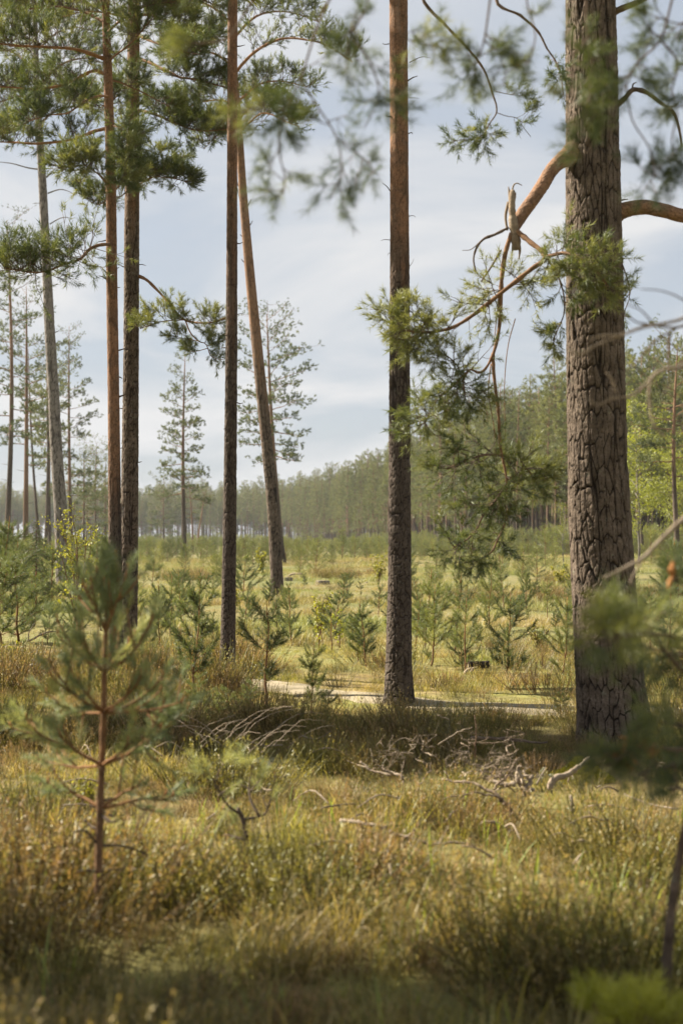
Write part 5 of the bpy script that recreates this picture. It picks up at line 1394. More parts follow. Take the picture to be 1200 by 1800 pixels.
# ------------------------------------------------------------------ the near pine whose boughs hang into the top of the picture
def overhang():
    rng = np.random.default_rng(1801); d = 4.3
    base = np.array([2.05, 3.5, float(ground(2.05, 3.5)) - .05])
    e = empty('pine_tree', base, 'close pine outside the right edge, blurred twigs hanging across the top of the sky', 'tree')
    ctr = base + np.array([(0, 0, 0), (0.02, 0, 1.5), (0.0, 0.03, 3.5), (-.03, .05, 6), (0, .05, 9), (0, 0, 12.5)])
    trunk(e, base, ctr, np.array([.15, .125, .115, .10, .07, .01]), 260, 64, .05, .12, .011, (4, 7), M['bark'], 1811, flare=.03)
    high_crown(e, base, ctr, 5.2, 12.4, 1.9, 1821)
    T = dict(up=-.15, r=.0022, out=1.0, fwd=.5, sub=2, along=1, sc=.85)
    def lb(pts, ra, rb, dress, extra=()):
        s = Spray(rng); p = cr(np.vstack([base + np.array([-.05, .02, 2.95 + rng.uniform(0, .6)]), polyline(pts, d)]) if pts[0][0] > 1400 else polyline(pts, d), 40)
        s.tw.tube(p, np.linspace(ra, rb, 40), 6, a=.35, b=.1)
        for kw in dress: s.dress(p, **kw)
        for q, a_, b_, kws in extra:
            kws = [dict(kw, n=int(kw['n'] * 1.2)) for kw in kws]
            p2 = cr(polyline(q, d), 24); s.tw.tube(p2, np.linspace(a_, b_, 24), 5, a=.35, b=.15)
            for kw in kws: s.dress(p2, **kw)
        return s.finish(e, SH_NEAR, M['twig'], M['needle'], offset=base)
    lb([(1650, -380, -.3), (1250, -300, 0), (900, -210, .1), (640, -150, .1), (470, -120, .1), (350, -60, .1)], .026, .006, [dict(f0=.85, n=14, L=.14, a=.55, **T)],
       extra=[([(640, -150, .1), (610, -60, .1), (578, 0, .1), (560, 40, .1), (545, 85, .1), (528, 140, .1), (505, 190, .1), (490, 240, .1)], .005, .0025, [dict(f0=.62, n=9, L=.11, a=.35, **T)]),
              ([(540, -130, .1), (470, -40, .1), (420, 40, .15), (395, 70, .15), (345, 75, .15), (320, 68, .15)], .005, .002, [dict(f0=.62, n=7, L=.07, a=.75, **T)]),
              ([(505, 190, .1), (470, 195, .1), (440, 190, .1), (425, 200, .1)], .003, .002, [dict(f0=.2, n=7, L=.08, a=.8, **T)]),
              ([(490, 240, .1), (492, 275, .1), (500, 310, .1), (498, 340, .1)], .0028, .002, [dict(f0=.1, n=8, L=.09, a=.5, **T)]),
              ([(528, 140, .1), (560, 190, .12), (590, 240, .12), (600, 300, .12), (580, 350, .12)], .003, .002, [dict(f0=.2, n=12, L=.12, a=.3, **T)]),
              ([(600, 250, .12), (640, 280, .12), (665, 310, .12)], .0025, .0015, [dict(f0=.2, n=6, L=.1, a=.25, **T)]),
              ([(690, -165, .1), (660, -60, .1), (640, 20, .1), (615, 60, .1), (608, 120, .1)], .004, .002, [dict(f0=.5, n=11, L=.11, a=.4, **T)]),
              ([(615, 60, .1), (650, 110, .1), (665, 170, .1), (640, 225, .1)], .003, .0018, [dict(f0=.2, n=9, L=.11, a=.3, **T)])])
    lb([(1600, -260, 0), (1300, -260, .3), (1050, -200, .4), (860, -160, .4), (720, -110, .4)], .022, .007, [dict(f0=.9, n=6, L=.1, a=.4, **T)],
       extra=[([(760, -130, .4), (715, -50, .4), (700, 10, .4), (705, 60, .4), (735, 75, .4), (770, 78, .4)], .004, .002, [dict(f0=.45, n=12, L=.1, a=.55, **T)]),
              ([(900, -170, .4), (870, -70, .4), (858, 20, .4), (850, 70, .4), (835, 110, .4), (810, 130, .4)], .005, .002, [dict(f0=.5, n=13, L=.11, a=.2, **T)]),
              ([(850, 70, .4), (875, 95, .4), (890, 130, .4)], .003, .0018, [dict(f0=.1, n=7, L=.1, a=.2, **T)]),
              ([(960, -180, .4), (930, -60, .4), (925, 0, .4), (940, 60, .4), (930, 110, .4)], .004, .002, [dict(f0=.5, n=8, L=.11, a=.35, **T)]),
              ([(1050, -200, .4), (1032, -60, .4), (1030, 40, .4), (1040, 120, .4), (1030, 200, .4), (1035, 270, .4)], .005, .002, [dict(f0=.45, n=16, L=.1, a=.35, **T)]),
              ([(1040, 60, .4), (1010, 90, .4), (1005, 150, .4), (998, 175, .4)], .003, .0018, [dict(f0=.2, n=9, L=.09, a=.3, **T)])])
    lb([(1560, -180, 0), (1380, -190, .2), (1230, -120, .3), (1150, -60, .3)], .016, .006, [],
       extra=[([(1210, -110, .3), (1180, 0, .3), (1160, 70, .3), (1120, 110, .3), (1100, 150, .3)], .005, .002, [dict(f0=.4, n=16, L=.12, a=.4, **T)]),
              ([(1160, 70, .3), (1190, 110, .3), (1180, 160, .3), (1190, 200, .3)], .004, .002, [dict(f0=.1, n=14, L=.12, a=.35, **T)]),
              ([(1100, 150, .3), (1110, 210, .3), (1140, 260, .3), (1150, 305, .3), (1140, 320, .3)], .003, .0018, [dict(f0=.2, n=12, L=.11, a=.15, **T)]),
              ([(1190, 200, .3), (1180, 250, .3), (1195, 290, .3)], .003, .0018, [dict(f0=.1, n=9, L=.11, a=.2, **T)]),
              ([(1250, -110, .3), (1225, 0, .3), (1200, 40, .3), (1150, 30, .3)], .004, .002, [dict(f0=.4, n=12, L=.12, a=.45, **T)])])
overhang()

# pines outside the left edge that shade the heather bank and the near foreground
def shade_pine(x, y, H, r, lo, seed, label, sc=1.5):
    rng = np.random.default_rng(seed)
    e = empty('pine_tree', (x, y, float(ground(x, y)) - .05), label, 'tree', 'pines outside the left edge')
    far_pine_parts(e, rng, H, lo, r, (0, 0), 34, 12, SH_CLUMP, .16, .03, (.3, .6), 'bark', 'needle', None, sc, .0)
def shade_spot(gx_, gy_, h):
    k = h / math.tan(SUN_EL)
    return gx_ - math.sin(SUN_AZ) * k, gy_ + math.cos(SUN_AZ) * k
for k, (gx_, gy_, hc, rr) in enumerate([(-1.1, 10.8, 10.5, .6), (.55, 10.95, 11.5, .5), (0.9, 3.8, 9.5, .38), (1.1, 4.15, 10.5, .36), (.0, 4.05, 11.5, .36), (.6, 4.3, 9.0, .34)]):
    x, y = shade_spot(gx_, gy_, hc)
    shade_pine(x, y, hc * (1.12 if k < 2 else 1.07), rr, .84 if k < 2 else .87, 1900 + k, 'pine outside the left edge of the picture, throwing shade across the heath', 1.4 if k < 2 else .8)

# ------------------------------------------------------------------ dead wood, stumps, moss
def dead_branch(label, paths, d, mat='dead', seed=0, a=0.15, b=0.0, name='dead_branch', group=None, thorns=0):
    """paths: list of (pixel path, r0, r1) in metres"""
    rng = np.random.default_rng(seed)
    if d < 12: d = d * .93         # propped up on the heather
    w = MB()
    p0 = px(paths[0][0][0][0], paths[0][0][0][1], d)
    base = np.array([p0[0], p0[1], float(ground(p0[0], p0[1]))])
    for pts, r0, r1 in paths:
        n = max(10, 5 * len(pts))
        P = cr(polyline(pts, d), n)
        P += np.cumsum(rng.normal(0, 0.0035, P.shape), 0)
        w.tube(P, np.linspace(r0, r1, n) * (1 + .10 * rng.normal(size=n)), 7, a=np.clip(a + .22 * rng.normal(size=n), 0, 1), b=b)
        for _ in range(thorns):
            i = int(rng.integers(2, n - 1)); dd = nrm(rng.normal(size=3)) * rng.uniform(.02, .09)
            w.tube(np.stack([P[i], P[i] + dd * .5 + rng.normal(0, .006, 3), P[i] + dd]), [r1 * .7, r1 * .6, r1 * .3], 4, a=a, b=b)
    o = w.build(name, M[mat], offset=base); o.location = tuple(base)
    return tag(o, label, 'branch', group)

Dw = 8.5
dead_branch('big forked dead branch with a dark bent stem, lying in front of the broad pine', [([(922, 1462, 0), (910, 1440, 0), (895, 1415, -.02), (887, 1403, 0), (867, 1386, .05), (837, 1372, .1), (808, 1370, .15), (780, 1368, .2)], .014, .006), ([(868, 1387, .05), (880, 1370, .02), (888, 1357, 0), (902, 1342, -.02), (915, 1326, 0)], .008, .004), ([(882, 1406, 0), (858, 1396, -.05), (833, 1394, -.1), (800, 1396, -.15), (772, 1401, -.2)], .007, .003), ([(908, 1436, 0), (900, 1440, .02), (896, 1432, .04)], .009, .006)], Dw, 'dead', 2001, a=.45, b=.25, thorns=4)
dead_branch('dead branch with pale curved arms at the left of the tangle', [([(712, 1378, 0), (706, 1370, 0), (690, 1359, .05), (662, 1355, .1), (640, 1350, .15), (625, 1340, .2)], .011, .006), ([(690, 1359, .05), (672, 1350, 0), (660, 1338, -.05), (650, 1324, -.1)], .007, .003), ([(730, 1392, 0), (738, 1370, 0), (742, 1358, .05), (758, 1338, .1)], .006, .003), ([(706, 1370, 0), (715, 1352, 0), (720, 1330, 0)], .005, .002)], 8.9, 'dead', 2002, a=.3, thorns=3)
dead_branch('long grey fallen branch snaking through the foreground grass', [([(598, 1443, .2), (625, 1446, .1), (650, 1449, 0), (675, 1456, 0), (696, 1465, 0), (722, 1474, 0), (746, 1482, 0), (783, 1480, .05), (817, 1484, .1)], .010, .006), ([(716, 1470, 0), (719, 1460, 0), (717, 1450, 0)], .006, .003), ([(690, 1462, 0), (680, 1480, -.05), (684, 1490, -.08)], .005, .003), ([(715, 1474, 0), (726, 1490, -.05), (735, 1494, -.1)], .005, .003)], 7.6, 'dead', 2003, a=.25, thorns=4)
dead_branch('thick cut log end, pale and tapering, by the moss under the broad pine', [([(962, 1384, -.1), (972, 1376, -.08), (996, 1366, 0), (1015, 1352, .08), (1034, 1334, .15)], .024, .012)], 9.3, 'dead', 2004, a=.1)
dead_branch('pale torn root stump with frayed ends in the middle of the tangle', [([(925, 1400, 0), (918, 1382, 0), (910, 1366, 0), (906, 1354, 0)], .026, .012), ([(918, 1384, 0), (930, 1374, 0), (936, 1362, 0)], .018, .010), ([(915, 1388, 0), (930, 1389, -.03), (944, 1388, -.05)], .014, .008), ([(905, 1378, 0), (885, 1376, 0), (862, 1372, .05)], .016, .010), ([(922, 1380, 0), (914, 1358, -.03), (920, 1352, -.03)], .012, .006)], 8.8, 'dead', 2005, a=.0, thorns=3)
dead_branch('short pale upright stick right of the tangle', [([(1001, 1440, 0), (998, 1425, 0), (995, 1404, 0)], .012, .009)], 8.1, 'dead', 2006, a=.05)
dead_branch('dark short twig leaning below the pale upright stick', [([(990, 1434, 0), (1006, 1446, 0), (1030, 1464, 0)], .007, .004)], 7.9, 'twig', 2007, a=.5)
dead_branch('thin dark forked twig leaning in the grass on the right', [([(1068, 1484, 0), (1052, 1456, 0), (1033, 1424, 0)], .006, .003), ([(1080, 1452, 0), (1064, 1430, 0), (1048, 1408, 0)], .004, .002)], 7.7, 'twig', 2008, a=.5)
dead_branch('pale bent stick lying near the right twig', [([(1003, 1481, 0), (1020, 1477, 0), (1036, 1475, 0), (1046, 1483, 0), (1058, 1493, 0)], .007, .004)], 7.5, 'dead', 2009, a=.1)
dead_branch('flat pale branch piece lying below the big forked branch', [([(846, 1450, 0), (868, 1453, 0), (892, 1462, 0), (905, 1464, 0)], .009, .006)], 8.0, 'dead', 2010, a=.1)
dead_branch('dark straight fallen stick across the heather left of the broad pine', [([(828, 1298, 0), (870, 1300, .05), (915, 1304, .1), (960, 1308, .15)], .013, .007), ([(880, 1301, .05), (905, 1308, 0), (930, 1304, 0)], .005, .003)], 10.6, 'twig', 2011, a=.2)
dead_branch('thin upright dead twig rising from the tangle', [([(836, 1330, 0), (836, 1300, 0), (835, 1258, 0)], .006, .004)], 9.9, 'twig', 2012, a=.5, b=.25)
dead_branch('pale hooked twig above the tangle, in the shaded heather', [([(770, 1310, 0), (788, 1302, 0), (806, 1290, 0), (834, 1280, 0)], .006, .003), ([(790, 1264, 0), (780, 1256, 0), (776, 1250, 0)], .004, .002)], 10.2, 'dead', 2013, a=.3)
rng = np.random.default_rng(2050)
TANG = 'pale crooked twigs of the brush tangle'
for k in range(30):
    u = rng.uniform(670, 910); v = rng.uniform(1302, 1372)
    L = rng.uniform(35, 105); an = rng.uniform(-1.2, 1.2) + (math.pi if rng.uniform() < .5 else 0)
    pts = [(u, v, 0)]
    for q in range(4):
        an += rng.normal(0, .55)
        l = L / 4
        nv = pts[-1][1] - math.sin(an) * l * .42
        pts.append((pts[-1][0] + math.cos(an) * l, min(max(nv, 1285), 1390), pts[-1][2] + rng.normal(0, .08)))
    j = int(rng.integers(1, 4)); q = pts[j]
    fork = [q, (q[0] + rng.normal(0, 14), q[1] - rng.uniform(4, 20), q[2]), (q[0] + rng.normal(0, 22), q[1] - rng.uniform(10, 34), q[2])]
    dead_branch('pale crooked twig in the tangle of dead brush left of the broad pine', [(pts, rng.uniform(.0035, .0065), .002), (fork, .003, .0014)], 9.0 + (1366 - v) * .016, 'dead', 2060 + k, a=rng.uniform(.2, .8), b=rng.choice([0, 0, .3]), group=TANG, thorns=5)
ARCH = 'long arching dead stems'
for k in range(22):
    u = rng.uniform(335, 505); v = rng.uniform(1290, 1330); s = rng.choice([1, 1, 1, -1]); L = rng.uniform(40, 110)
    pts = [(u, v, 0), (u + s * L * .25, v - L * .25, rng.normal(0, .05)), (u + s * L * .6, v - L * .45, rng.normal(0, .08)), (u + s * L, v - L * rng.uniform(.42, .62), rng.normal(0, .1))]
    dead_branch('thin bleached stem arching out of the dark heather below the slim pine', [(pts, .003, .0013)], 10.0 + rng.uniform(-.4, .5), 'dead', 2120 + k, a=.1, group=ARCH)
LITTER = 'small sticks lying in the foreground grass'
for k in range(40):
    y = rng.uniform(6.2, 10.2); x = rng.uniform(-.2, .24) * y; an = rng.uniform(0, 6.28); L = rng.uniform(.1, .35)
    z = float(ground(x, y)) + rng.uniform(.06, .18)
    P = cr(np.array([(0, 0, 0), (math.cos(an) * L * .5, math.sin(an) * L * .5, rng.normal(.03, .02)), (math.cos(an) * L, math.sin(an) * L, rng.normal(.02, .03))]), 8)
    w = MB(); w.tube(P, np.linspace(.006, .003, 8), 5, a=rng.uniform(0, .5)); o = w.build('dead_stick', M['dead']); o.location = (x, y, z)
    tag(o, 'small pale stick lying loose in the foreground grass', 'stick', LITTER)
dead_branch('fallen dead branch under the young pines at the left edge', [([(28, 1132, 0), (50, 1125, .1), (75, 1112, .2), (100, 1106, .3)], .022, .010), ([(50, 1125, .1), (52, 1110, .1), (60, 1095, .1)], .010, .005)], 21, 'dead', 2200, a=.3)
dead_branch('pale bleached bough beside the stump at the leaning pine', [([(503, 1016, 0), (512, 1010, 0), (520, 1008, 0), (532, 1009, 0)], .06, .03)], 56, 'dead', 2201, a=.05)
dead_branch('pale stick lying on the grass near the middle trunk', [([(633, 1034, 0), (640, 1029, 0), (646, 1023, 0)], .05, .03)], 50, 'dead', 2202, a=.1)

def stump(label, bx, by, w_px, h_px, d, seed, tilt=0.0, mat='bark_grey', top=(0.22, 0.18, 0.13), name='tree_stump', cat='stump'):
    rng = np.random.default_rng(seed)
    p = px(bx, by, d); base = np.array([p[0], p[1], float(ground(p[0], p[1])) - .03])
    r = w_px / 2 * d / FPX; h = h_px * d / FPX + .03
    e = empty(name, base, label, cat)
    n = 28; th = np.linspace(0, 2 * np.pi, n, endpoint=False)
    prof = 1 + .10 * np.sin(3 * th + seed) + .07 * np.sin(5 * th) + .05 * rng.normal(size=n)
    rings = [(0, 1.25), (.25, 1.08), (.6, 1.0), (.93, .97), (1.0, .92)]
    V = np.array([[(math.cos(t) * r * q * pr), math.sin(t) * r * q * pr, z * h * (1 + tilt * math.cos(t))] for z, q in rings for t, pr in zip(th, prof)])
    i = np.arange(len(rings) - 1)[:, None] * n; j = np.arange(n)[None]; k = (j + 1) % n
    q = np.stack([i + j, i + k, i + k + n, i + j + n], -1).reshape(-1, 4)
    w = MB(); w.add(V, np.vstack([q[:, [0, 1, 2]], q[:, [0, 2, 3]]]), np.clip(.4 + .3 * rng.normal(size=len(V)), 0, 1)); w.build('bark', M[mat], e)
    tV = np.vstack([V[-n:] + np.array([0, 0, .004]), V[-n:].mean(0) + np.array([0, 0, .006])])
    w = MB(); w.add(tV, np.stack([np.arange(n), (np.arange(n) + 1) % n, np.full(n, n)], -1), .2); w.build('cut_top', M['dead'], e)
    return e
stump('round grey stump on the open grass right of the leaning trunk', 566, 1028, 24, 7, 50, 2301)
stump('small stump right beside the leaning trunk', 506, 1022, 15, 6, 54, 2302)
stump('tiny far stump on the grass behind the round stump', 596, 1012, 10, 4, 62, 2303)
# the cut log lying by the track
def cut_log():
    d = 17.0; rng = np.random.default_rng(2310)
    a = px(822, 1181, d); b = px(858, 1180, d + .1)
    z = float(ground(a[0], a[1])) + .05
    e = empty('cut_log', (a[0], a[1], z), 'short dark cut log lying at the far edge of the sandy track', 'log')
    r = .045
    A = np.array([0, 0, r]); B = np.array([b[0] - a[0], .1, r])
    w = MB(); P = A + (B - A) * np.linspace(0, 1, 8)[:, None]
    w.tube(P, r * (1 + .06 * rng.normal(size=8)), 16, a=np.clip(.6 + .3 * rng.normal(size=8), 0, 1)); w.build('bark', M['bark_dark'], e)
    w = MB(); ax = nrm(A - B); S = nrm(np.cross(ax, UP)); U = np.cross(S, ax); t = np.linspace(0, 6.283, 16, endpoint=False)
    V = A + ax * .012 + (np.cos(t)[:, None] * S + np.sin(t)[:, None] * U) * r * .95
    w.add(np.vstack([V, A + ax * .013]), np.stack([np.arange(16), (np.arange(16) + 1) % 16, np.full(16, 16)], -1), 0.05); w.build('cut_end', M['dead'], e)
    dead_branch('pale split wood piece leaning at the left end of the cut log', [([(816, 1186, 0), (821, 1178, 0), (828, 1171, 0)], .03, .015), ([(828, 1180, -.02), (832, 1172, -.02)], .02, .012)], d - .1, 'dead', 2311, a=.05)
cut_log()

def cushion(label, bx, by, w_px, h_px, d, mat, seed, name, cat, n=2600, bl=.016, depth=.8):
    """a lumpy dome set thick with tiny upright leaves"""
    rng = np.random.default_rng(seed)
    p = px(bx, by, d); base = np.array([p[0], p[1], float(ground(p[0], p[1])) - .02])
    rx = w_px / 2 * d / FPX; h = h_px * d / FPX
    u = np.linspace(0, 1, 18); t = np.linspace(0, 2 * np.pi, 40, endpoint=False)
    Ug, Tg = np.meshgrid(u, t, indexing='ij')
    def surf(Uv, Tv):
        X = Uv * np.cos(Tv) * (1 + .2 * np.sin(3 * Tv + seed)); Y = Uv * np.sin(Tv) * depth * (1 + .2 * np.sin(2 * Tv + seed))
        Z = (1 - Uv ** 2) * (.55 + .9 * vn(X * 2.6 + seed, Y * 2.6, seed)) * h
        return np.stack([X * rx, Y * rx, Z], -1)
    V = surf(Ug, Tg).reshape(-1, 3)
    i = np.arange(17)[:, None] * 40; j = np.arange(40)[None]; k = (j + 1) % 40
    q = np.stack([i + j, i + 40 + j, i + 40 + k, i + k], -1).reshape(-1, 4)
    w = MB(); w.add(V, np.vstack([q[:, [0, 1, 2]], q[:, [0, 2, 3]]]), .3)
    c = surf(np.sqrt(rng.uniform(0, 1, n)), rng.uniform(0, 6.283, n))
    dd = nrm(rng.normal(0, .5, (n, 3)) + UP); s = nrm(np.cross(dd, rng.normal(size=(n, 3)))) * bl * .35
    w.add(np.stack([c - s, c + s, c + dd * bl * rng.uniform(.6, 1.6, (n, 1))], 1).reshape(-1, 3), np.arange(3 * n).reshape(-1, 3), np.repeat(np.clip(.55 + .25 * rng.normal(size=n), 0, 1), 3))
    o = w.build(name, M[mat], offset=(0, 0, 0)); o.location = tuple(base)
    return tag(o, label, cat)
cushion('bright yellow moss mound at the foot of the broad pine', 1015, 1352, 120, 34, 9.5, 'moss', 2401, 'moss_mound', 'moss', 5200)
cushion('smaller yellow moss patch left of the bright mound', 968, 1362, 40, 10, 9.4, 'moss', 2402, 'moss_mound', 'moss', 1500)
cushion('pale grey-green lichen clump left of the bright moss mound', 962, 1345, 48, 28, 9.3, 'lichen', 2403, 'lichen_clump', 'lichen', 2600, .014)
cushion('thin moss patch among the tangle of dead brush', 800, 1345, 90, 7, 9.5, 'moss', 2404, 'moss_mound', 'moss', 1800)
cushion('moss patch at the left end of the dead brush', 650, 1342, 60, 7, 9.6, 'moss', 2405, 'moss_mound', 'moss', 1500)
cushion('grey lichen streak below the arching dead stems', 450, 1320, 130, 8, 9.9, 'lichen', 2406, 'lichen_clump', 'lichen', 2400, .014)
cushion('moss patch beneath the big forked branch', 880, 1446, 40, 8, 8.0, 'moss', 2407, 'moss_mound', 'moss', 1200)
cushion('pale lichen patch in the heather left of the middle pine', 620, 1256, 44, 8, 12.6, 'lichen', 2408, 'lichen_clump', 'lichen', 1300, .018)
cushion('yellow-brown moss lump in the dry grass left of the tangle', 615, 1408, 60, 9, 8.3, 'moss', 2409, 'moss_mound', 'moss', 1400)

# ------------------------------------------------------------------ ground cover
def blades(rng, n, h, w, spread, lean=0.5, a0=0.0, a1=1.0):
    """a tuft of curved blades, three segments each"""
    b = rng.normal(0, spread, (n, 2)); az = rng.uniform(0, 6.28, n); hh = h * rng.uniform(.45, 1.1, n); ln = lean * rng.uniform(.1, 1.2, n)
    av = rng.uniform(a0, a1, n)
    o = np.stack([np.cos(az), np.sin(az), np.zeros(n)], -1); s = np.stack([-np.sin(az), np.cos(az), np.zeros(n)], -1)
    B = np.column_stack([b, np.zeros(n)])
    V = []; A = []
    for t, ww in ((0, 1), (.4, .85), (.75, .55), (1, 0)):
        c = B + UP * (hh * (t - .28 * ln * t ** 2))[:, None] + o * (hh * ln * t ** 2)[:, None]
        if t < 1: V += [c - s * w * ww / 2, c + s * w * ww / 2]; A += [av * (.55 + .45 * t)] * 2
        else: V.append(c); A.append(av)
    V = np.stack(V, 1); A = np.stack(A, 1)
    F = np.array([[0, 1, 3], [0, 3, 2], [2, 3, 5], [2, 5, 4], [4, 5, 6]])
    mbb = MB(); mbb.add(V.reshape(-1, 3), (F[None] + (np.arange(n) * 7)[:, None, None]).reshape(-1, 3), A.ravel())
    return mbb

def heather(rng, n, h, spread, tipred=1.0):
    """wiry sprigs set with tiny leaves, brown flower heads at the tips"""
    mbb = MB()
    for k in range(n):
        b = np.array([*rng.normal(0, spread, 2), 0]); d = nrm(np.array([*(b[:2] / spread * .32 + rng.normal(0, .22, 2)), 1.0])); L = h * rng.uniform(.55, 1.1)
        s = np.linspace(0, 1, 4)[:, None]
        pts = b + d * L * s + np.array([*rng.normal(0, .03, 2), 0]) * s ** 2
        mbb.tube(pts, np.linspace(.0022, .0012, 4), 3, a=np.linspace(0, .3, 4), cap=False)
        m = 26
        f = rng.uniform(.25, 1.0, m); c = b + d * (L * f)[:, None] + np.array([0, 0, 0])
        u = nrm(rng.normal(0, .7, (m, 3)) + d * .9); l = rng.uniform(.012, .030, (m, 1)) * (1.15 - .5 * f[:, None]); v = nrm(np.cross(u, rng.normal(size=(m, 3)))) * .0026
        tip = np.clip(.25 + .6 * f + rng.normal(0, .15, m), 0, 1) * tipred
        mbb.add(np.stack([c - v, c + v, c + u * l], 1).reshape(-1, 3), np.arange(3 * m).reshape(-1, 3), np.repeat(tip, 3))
    return mbb

rng = np.random.default_rng(3000)
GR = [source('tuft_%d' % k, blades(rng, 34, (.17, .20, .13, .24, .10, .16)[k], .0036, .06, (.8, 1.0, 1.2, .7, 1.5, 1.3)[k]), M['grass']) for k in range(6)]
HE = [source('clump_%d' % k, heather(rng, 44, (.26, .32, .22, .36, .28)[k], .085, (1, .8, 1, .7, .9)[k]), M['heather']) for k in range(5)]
GF = [source('field_tuft_%d' % k, blades(rng, 30, (.16, .22, .28, .12)[k], .010, .13, (.8, .9, .6, 1.2)[k]), M['grass_far']) for k in range(4)]
GB = [source('fresh_blade_%d' % k, blades(rng, 7, (.22, .30, .26)[k], .0085, .06, .35, .4, 1), M['blade']) for k in range(3)]

def field(rng, n, y0, y1, prob, half=0.27, extra=1.2):
    y = np.sqrt(rng.uniform(0, 1, n) * (y1 ** 2 - y0 ** 2) + y0 ** 2); x = rng.uniform(-1, 1, n) * (half * y + extra)
    keep = rng.uniform(0, 1, n) < prob(x, y)
    return x[keep], y[keep]

TREES = np.array([(b[0], b[1], q) for b, q in ((b1, .30), (b2, .14), (b3, .10), (b4, .09), (b5, .13))])
def clear(x, y):
    o = np.ones_like(x)
    for tx, ty, tr in TREES: o = o * (np.hypot(x - tx, y - ty) > tr)
    return o
bank = lambda x, y: np.exp(-((y - 10.75 + .15 * np.sin(x * 2.3)) / .62) ** 2) * sstep(1.95, 1.5, x)
patch1 = lambda x, y: sstep(.40, .56, fbm(x * .9 + 5, y * .9 + 2, 51, 3))
openpatch = lambda x, y: np.exp(-(((x - 1.25) / .75) ** 2 + ((y - 8.6) / 1.2) ** 2))     # mossy, barer spot on the right

lowspot = lambda x, y: 1 - .62 * np.exp(-(((x - 1.85) / .62) ** 2 + ((y - 9.9) / 1.0) ** 2))     # the bare foot of the broad pine
def p_heather(x, y):
    tr = track_dist(x, y)
    base = np.where(y < 11, .45 + .5 * patch1(x, y), np.where((y < 12.7) | (x < -.9), .35, .05))
    base = base * (1 - .75 * openpatch(x, y))
    base = np.maximum(base, bank(x, y) * 1.3)
    base = np.maximum(base, (x < -.9 - .0 * y) * (y > 11) * (y < 16.5) * .85)
    return base * sstep(.42, .62, tr) * clear(x, y)
x, y = field(rng, 6400, 3.0, 18, p_heather)
sc = rng.uniform(.65, 1.2, len(x)) * np.interp(y, [4, 4.9, 6.2, 7.2, 9.8, 10.4, 11.2, 11.7, 13.2, 15], [.75, .85, .92, .66, .62, .95, .95, .5, .5, .9]) * (.62 + .85 * sstep(.34, .62, fbm(x * 1.5 + 4, y * 1.5, 71, 3))) * lowspot(x, y)
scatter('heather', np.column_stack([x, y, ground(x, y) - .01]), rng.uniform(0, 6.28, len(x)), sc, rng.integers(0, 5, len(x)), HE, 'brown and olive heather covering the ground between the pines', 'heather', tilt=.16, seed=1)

def p_grass(x, y):
    tr = track_dist(x, y)
    return np.where(y < 11, .85 - .35 * bank(x, y), .7) * np.maximum(sstep(.26, .46, tr), .30) * clear(x, y) * (1 - .4 * openpatch(x, y))
x, y = field(rng, 15000, 3.0, 20, p_grass)
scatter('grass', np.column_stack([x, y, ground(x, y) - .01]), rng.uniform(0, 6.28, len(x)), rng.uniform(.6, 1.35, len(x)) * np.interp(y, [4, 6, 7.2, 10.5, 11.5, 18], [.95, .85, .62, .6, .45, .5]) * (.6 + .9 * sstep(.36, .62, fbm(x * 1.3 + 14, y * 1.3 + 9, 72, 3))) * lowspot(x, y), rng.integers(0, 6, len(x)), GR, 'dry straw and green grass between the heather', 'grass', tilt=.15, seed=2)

def p_far(x, y):
    return np.maximum(sstep(.28, .5, track_dist(x, y)), .2) * sstep(13.2, 14.5, y) * np.where(y < 30, .9, .6 + .4 * sstep(.4, .55, fbm(x * .25, y * .2, 61, 3)))
x, y = field(rng, 27000, 13.2, 45, p_far)
x3, y3 = field(rng, 6000, 13.2, 19, p_far); x = np.concatenate([x, x3]); y = np.concatenate([y, y3])
x2, y2 = field(rng, 22000, 45, 130, lambda x, y: .9 + 0 * x)
x = np.concatenate([x, x2]); y = np.concatenate([y, y2])
sc = rng.uniform(.5, 1.2, len(x)) * (.5 + 1.1 * sstep(.35, .65, fbm(x * .5 + 2, y * .35, 81, 3))) * np.interp(y, [13, 17, 22, 45, 120], [.35, .42, .6, .8, 1.3])
xh, yh = field(rng, 5200, 17, 60, lambda x, y: .9 * sstep(.54, .62, fbm(x * .33 + 8, y * .2 + 3, 91, 3)))
scatter('clearing_heather', np.column_stack([xh, yh, ground(xh, yh) - .02]), rng.uniform(0, 6.28, len(xh)), rng.uniform(.5, 1.15, len(xh)) * np.interp(yh, [17, 60], [.8, 1.8]), rng.integers(0, 5, len(xh)), [o.copy() for o in HE], 'reddish brown heather patches in the open clearing', 'heather', tilt=.12, seed=7)
scatter('clearing_grass', np.column_stack([x, y, ground(x, y) - .02]), rng.uniform(0, 6.28, len(x)), sc, rng.integers(0, 4, len(x)), GF, 'sunlit yellow-green grass of the open clearing', 'grass', tilt=.12, seed=3)

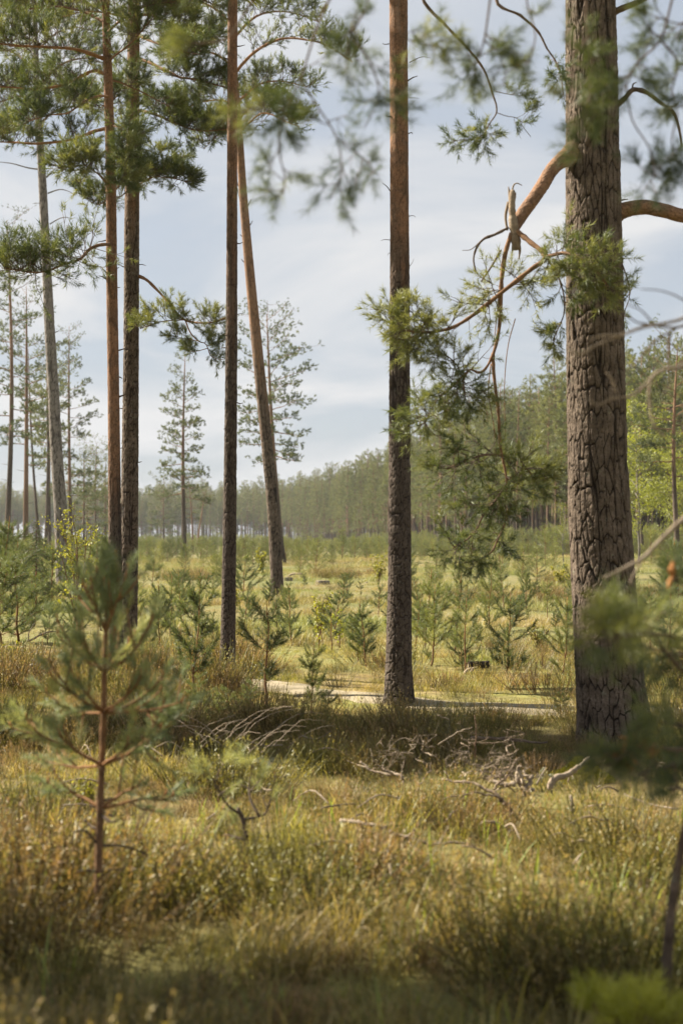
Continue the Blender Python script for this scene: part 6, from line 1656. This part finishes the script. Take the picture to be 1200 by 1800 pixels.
x, y = field(rng, 420, 3.6, 8.2, lambda x, y: np.where((y > 5.4) & (y < 6.8) & (x > -.1), .8, .22))
scatter('fresh_grass', np.column_stack([x, y, ground(x, y) - .01]), rng.uniform(0, 6.28, len(x)), rng.uniform(.7, 1.25, len(x)), rng.integers(0, 3, len(x)), GB, 'broad fresh green grass blades in the near foreground', 'grass', tilt=.12, seed=4)
# a few heather bushes that stand out
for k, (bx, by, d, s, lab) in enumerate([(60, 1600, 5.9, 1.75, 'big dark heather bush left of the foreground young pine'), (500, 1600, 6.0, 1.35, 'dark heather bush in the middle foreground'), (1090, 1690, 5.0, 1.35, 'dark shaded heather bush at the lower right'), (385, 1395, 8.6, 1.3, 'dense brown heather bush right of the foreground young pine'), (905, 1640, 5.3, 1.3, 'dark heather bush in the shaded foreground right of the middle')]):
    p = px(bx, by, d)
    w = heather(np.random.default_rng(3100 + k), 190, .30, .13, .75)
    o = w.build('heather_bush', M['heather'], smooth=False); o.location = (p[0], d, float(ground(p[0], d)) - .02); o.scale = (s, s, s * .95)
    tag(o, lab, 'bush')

# ------------------------------------------------------------------ the air over the clearing
def haze_box():
    x0, x1, y0, y1, z0, z1 = -1150, 1150, -260, 1350, -3.0, 29.0
    V = np.array([(x, y, z) for x in (x0, x1) for y in (y0, y1) for z in (z0, z1)], float)
    F = [(0, 1, 3), (0, 3, 2), (4, 6, 7), (4, 7, 5), (0, 4, 5), (0, 5, 1), (2, 3, 7), (2, 7, 6), (0, 2, 6), (0, 6, 4), (1, 5, 7), (1, 7, 3)]
    m, t, out = new_mat('haze_air')
    v = t.nodes.new('ShaderNodeVolumePrincipled')
    v.inputs['Color'].default_value = (.88, .92, 1, 1); v.inputs['Density'].default_value = HAZE; v.inputs['Anisotropy'].default_value = .3
    v.inputs['Density Attribute'].default_value = ''
    t.links.new(v.outputs[0], out.inputs['Volume'])
    w = MB(); w.add(V, F)
    o = w.build('haze', m, smooth=False)
    tag(o, 'thin pale haze filling the air over the clearing', 'haze', kind='stuff')
HAZE = 0.00016
haze_box()
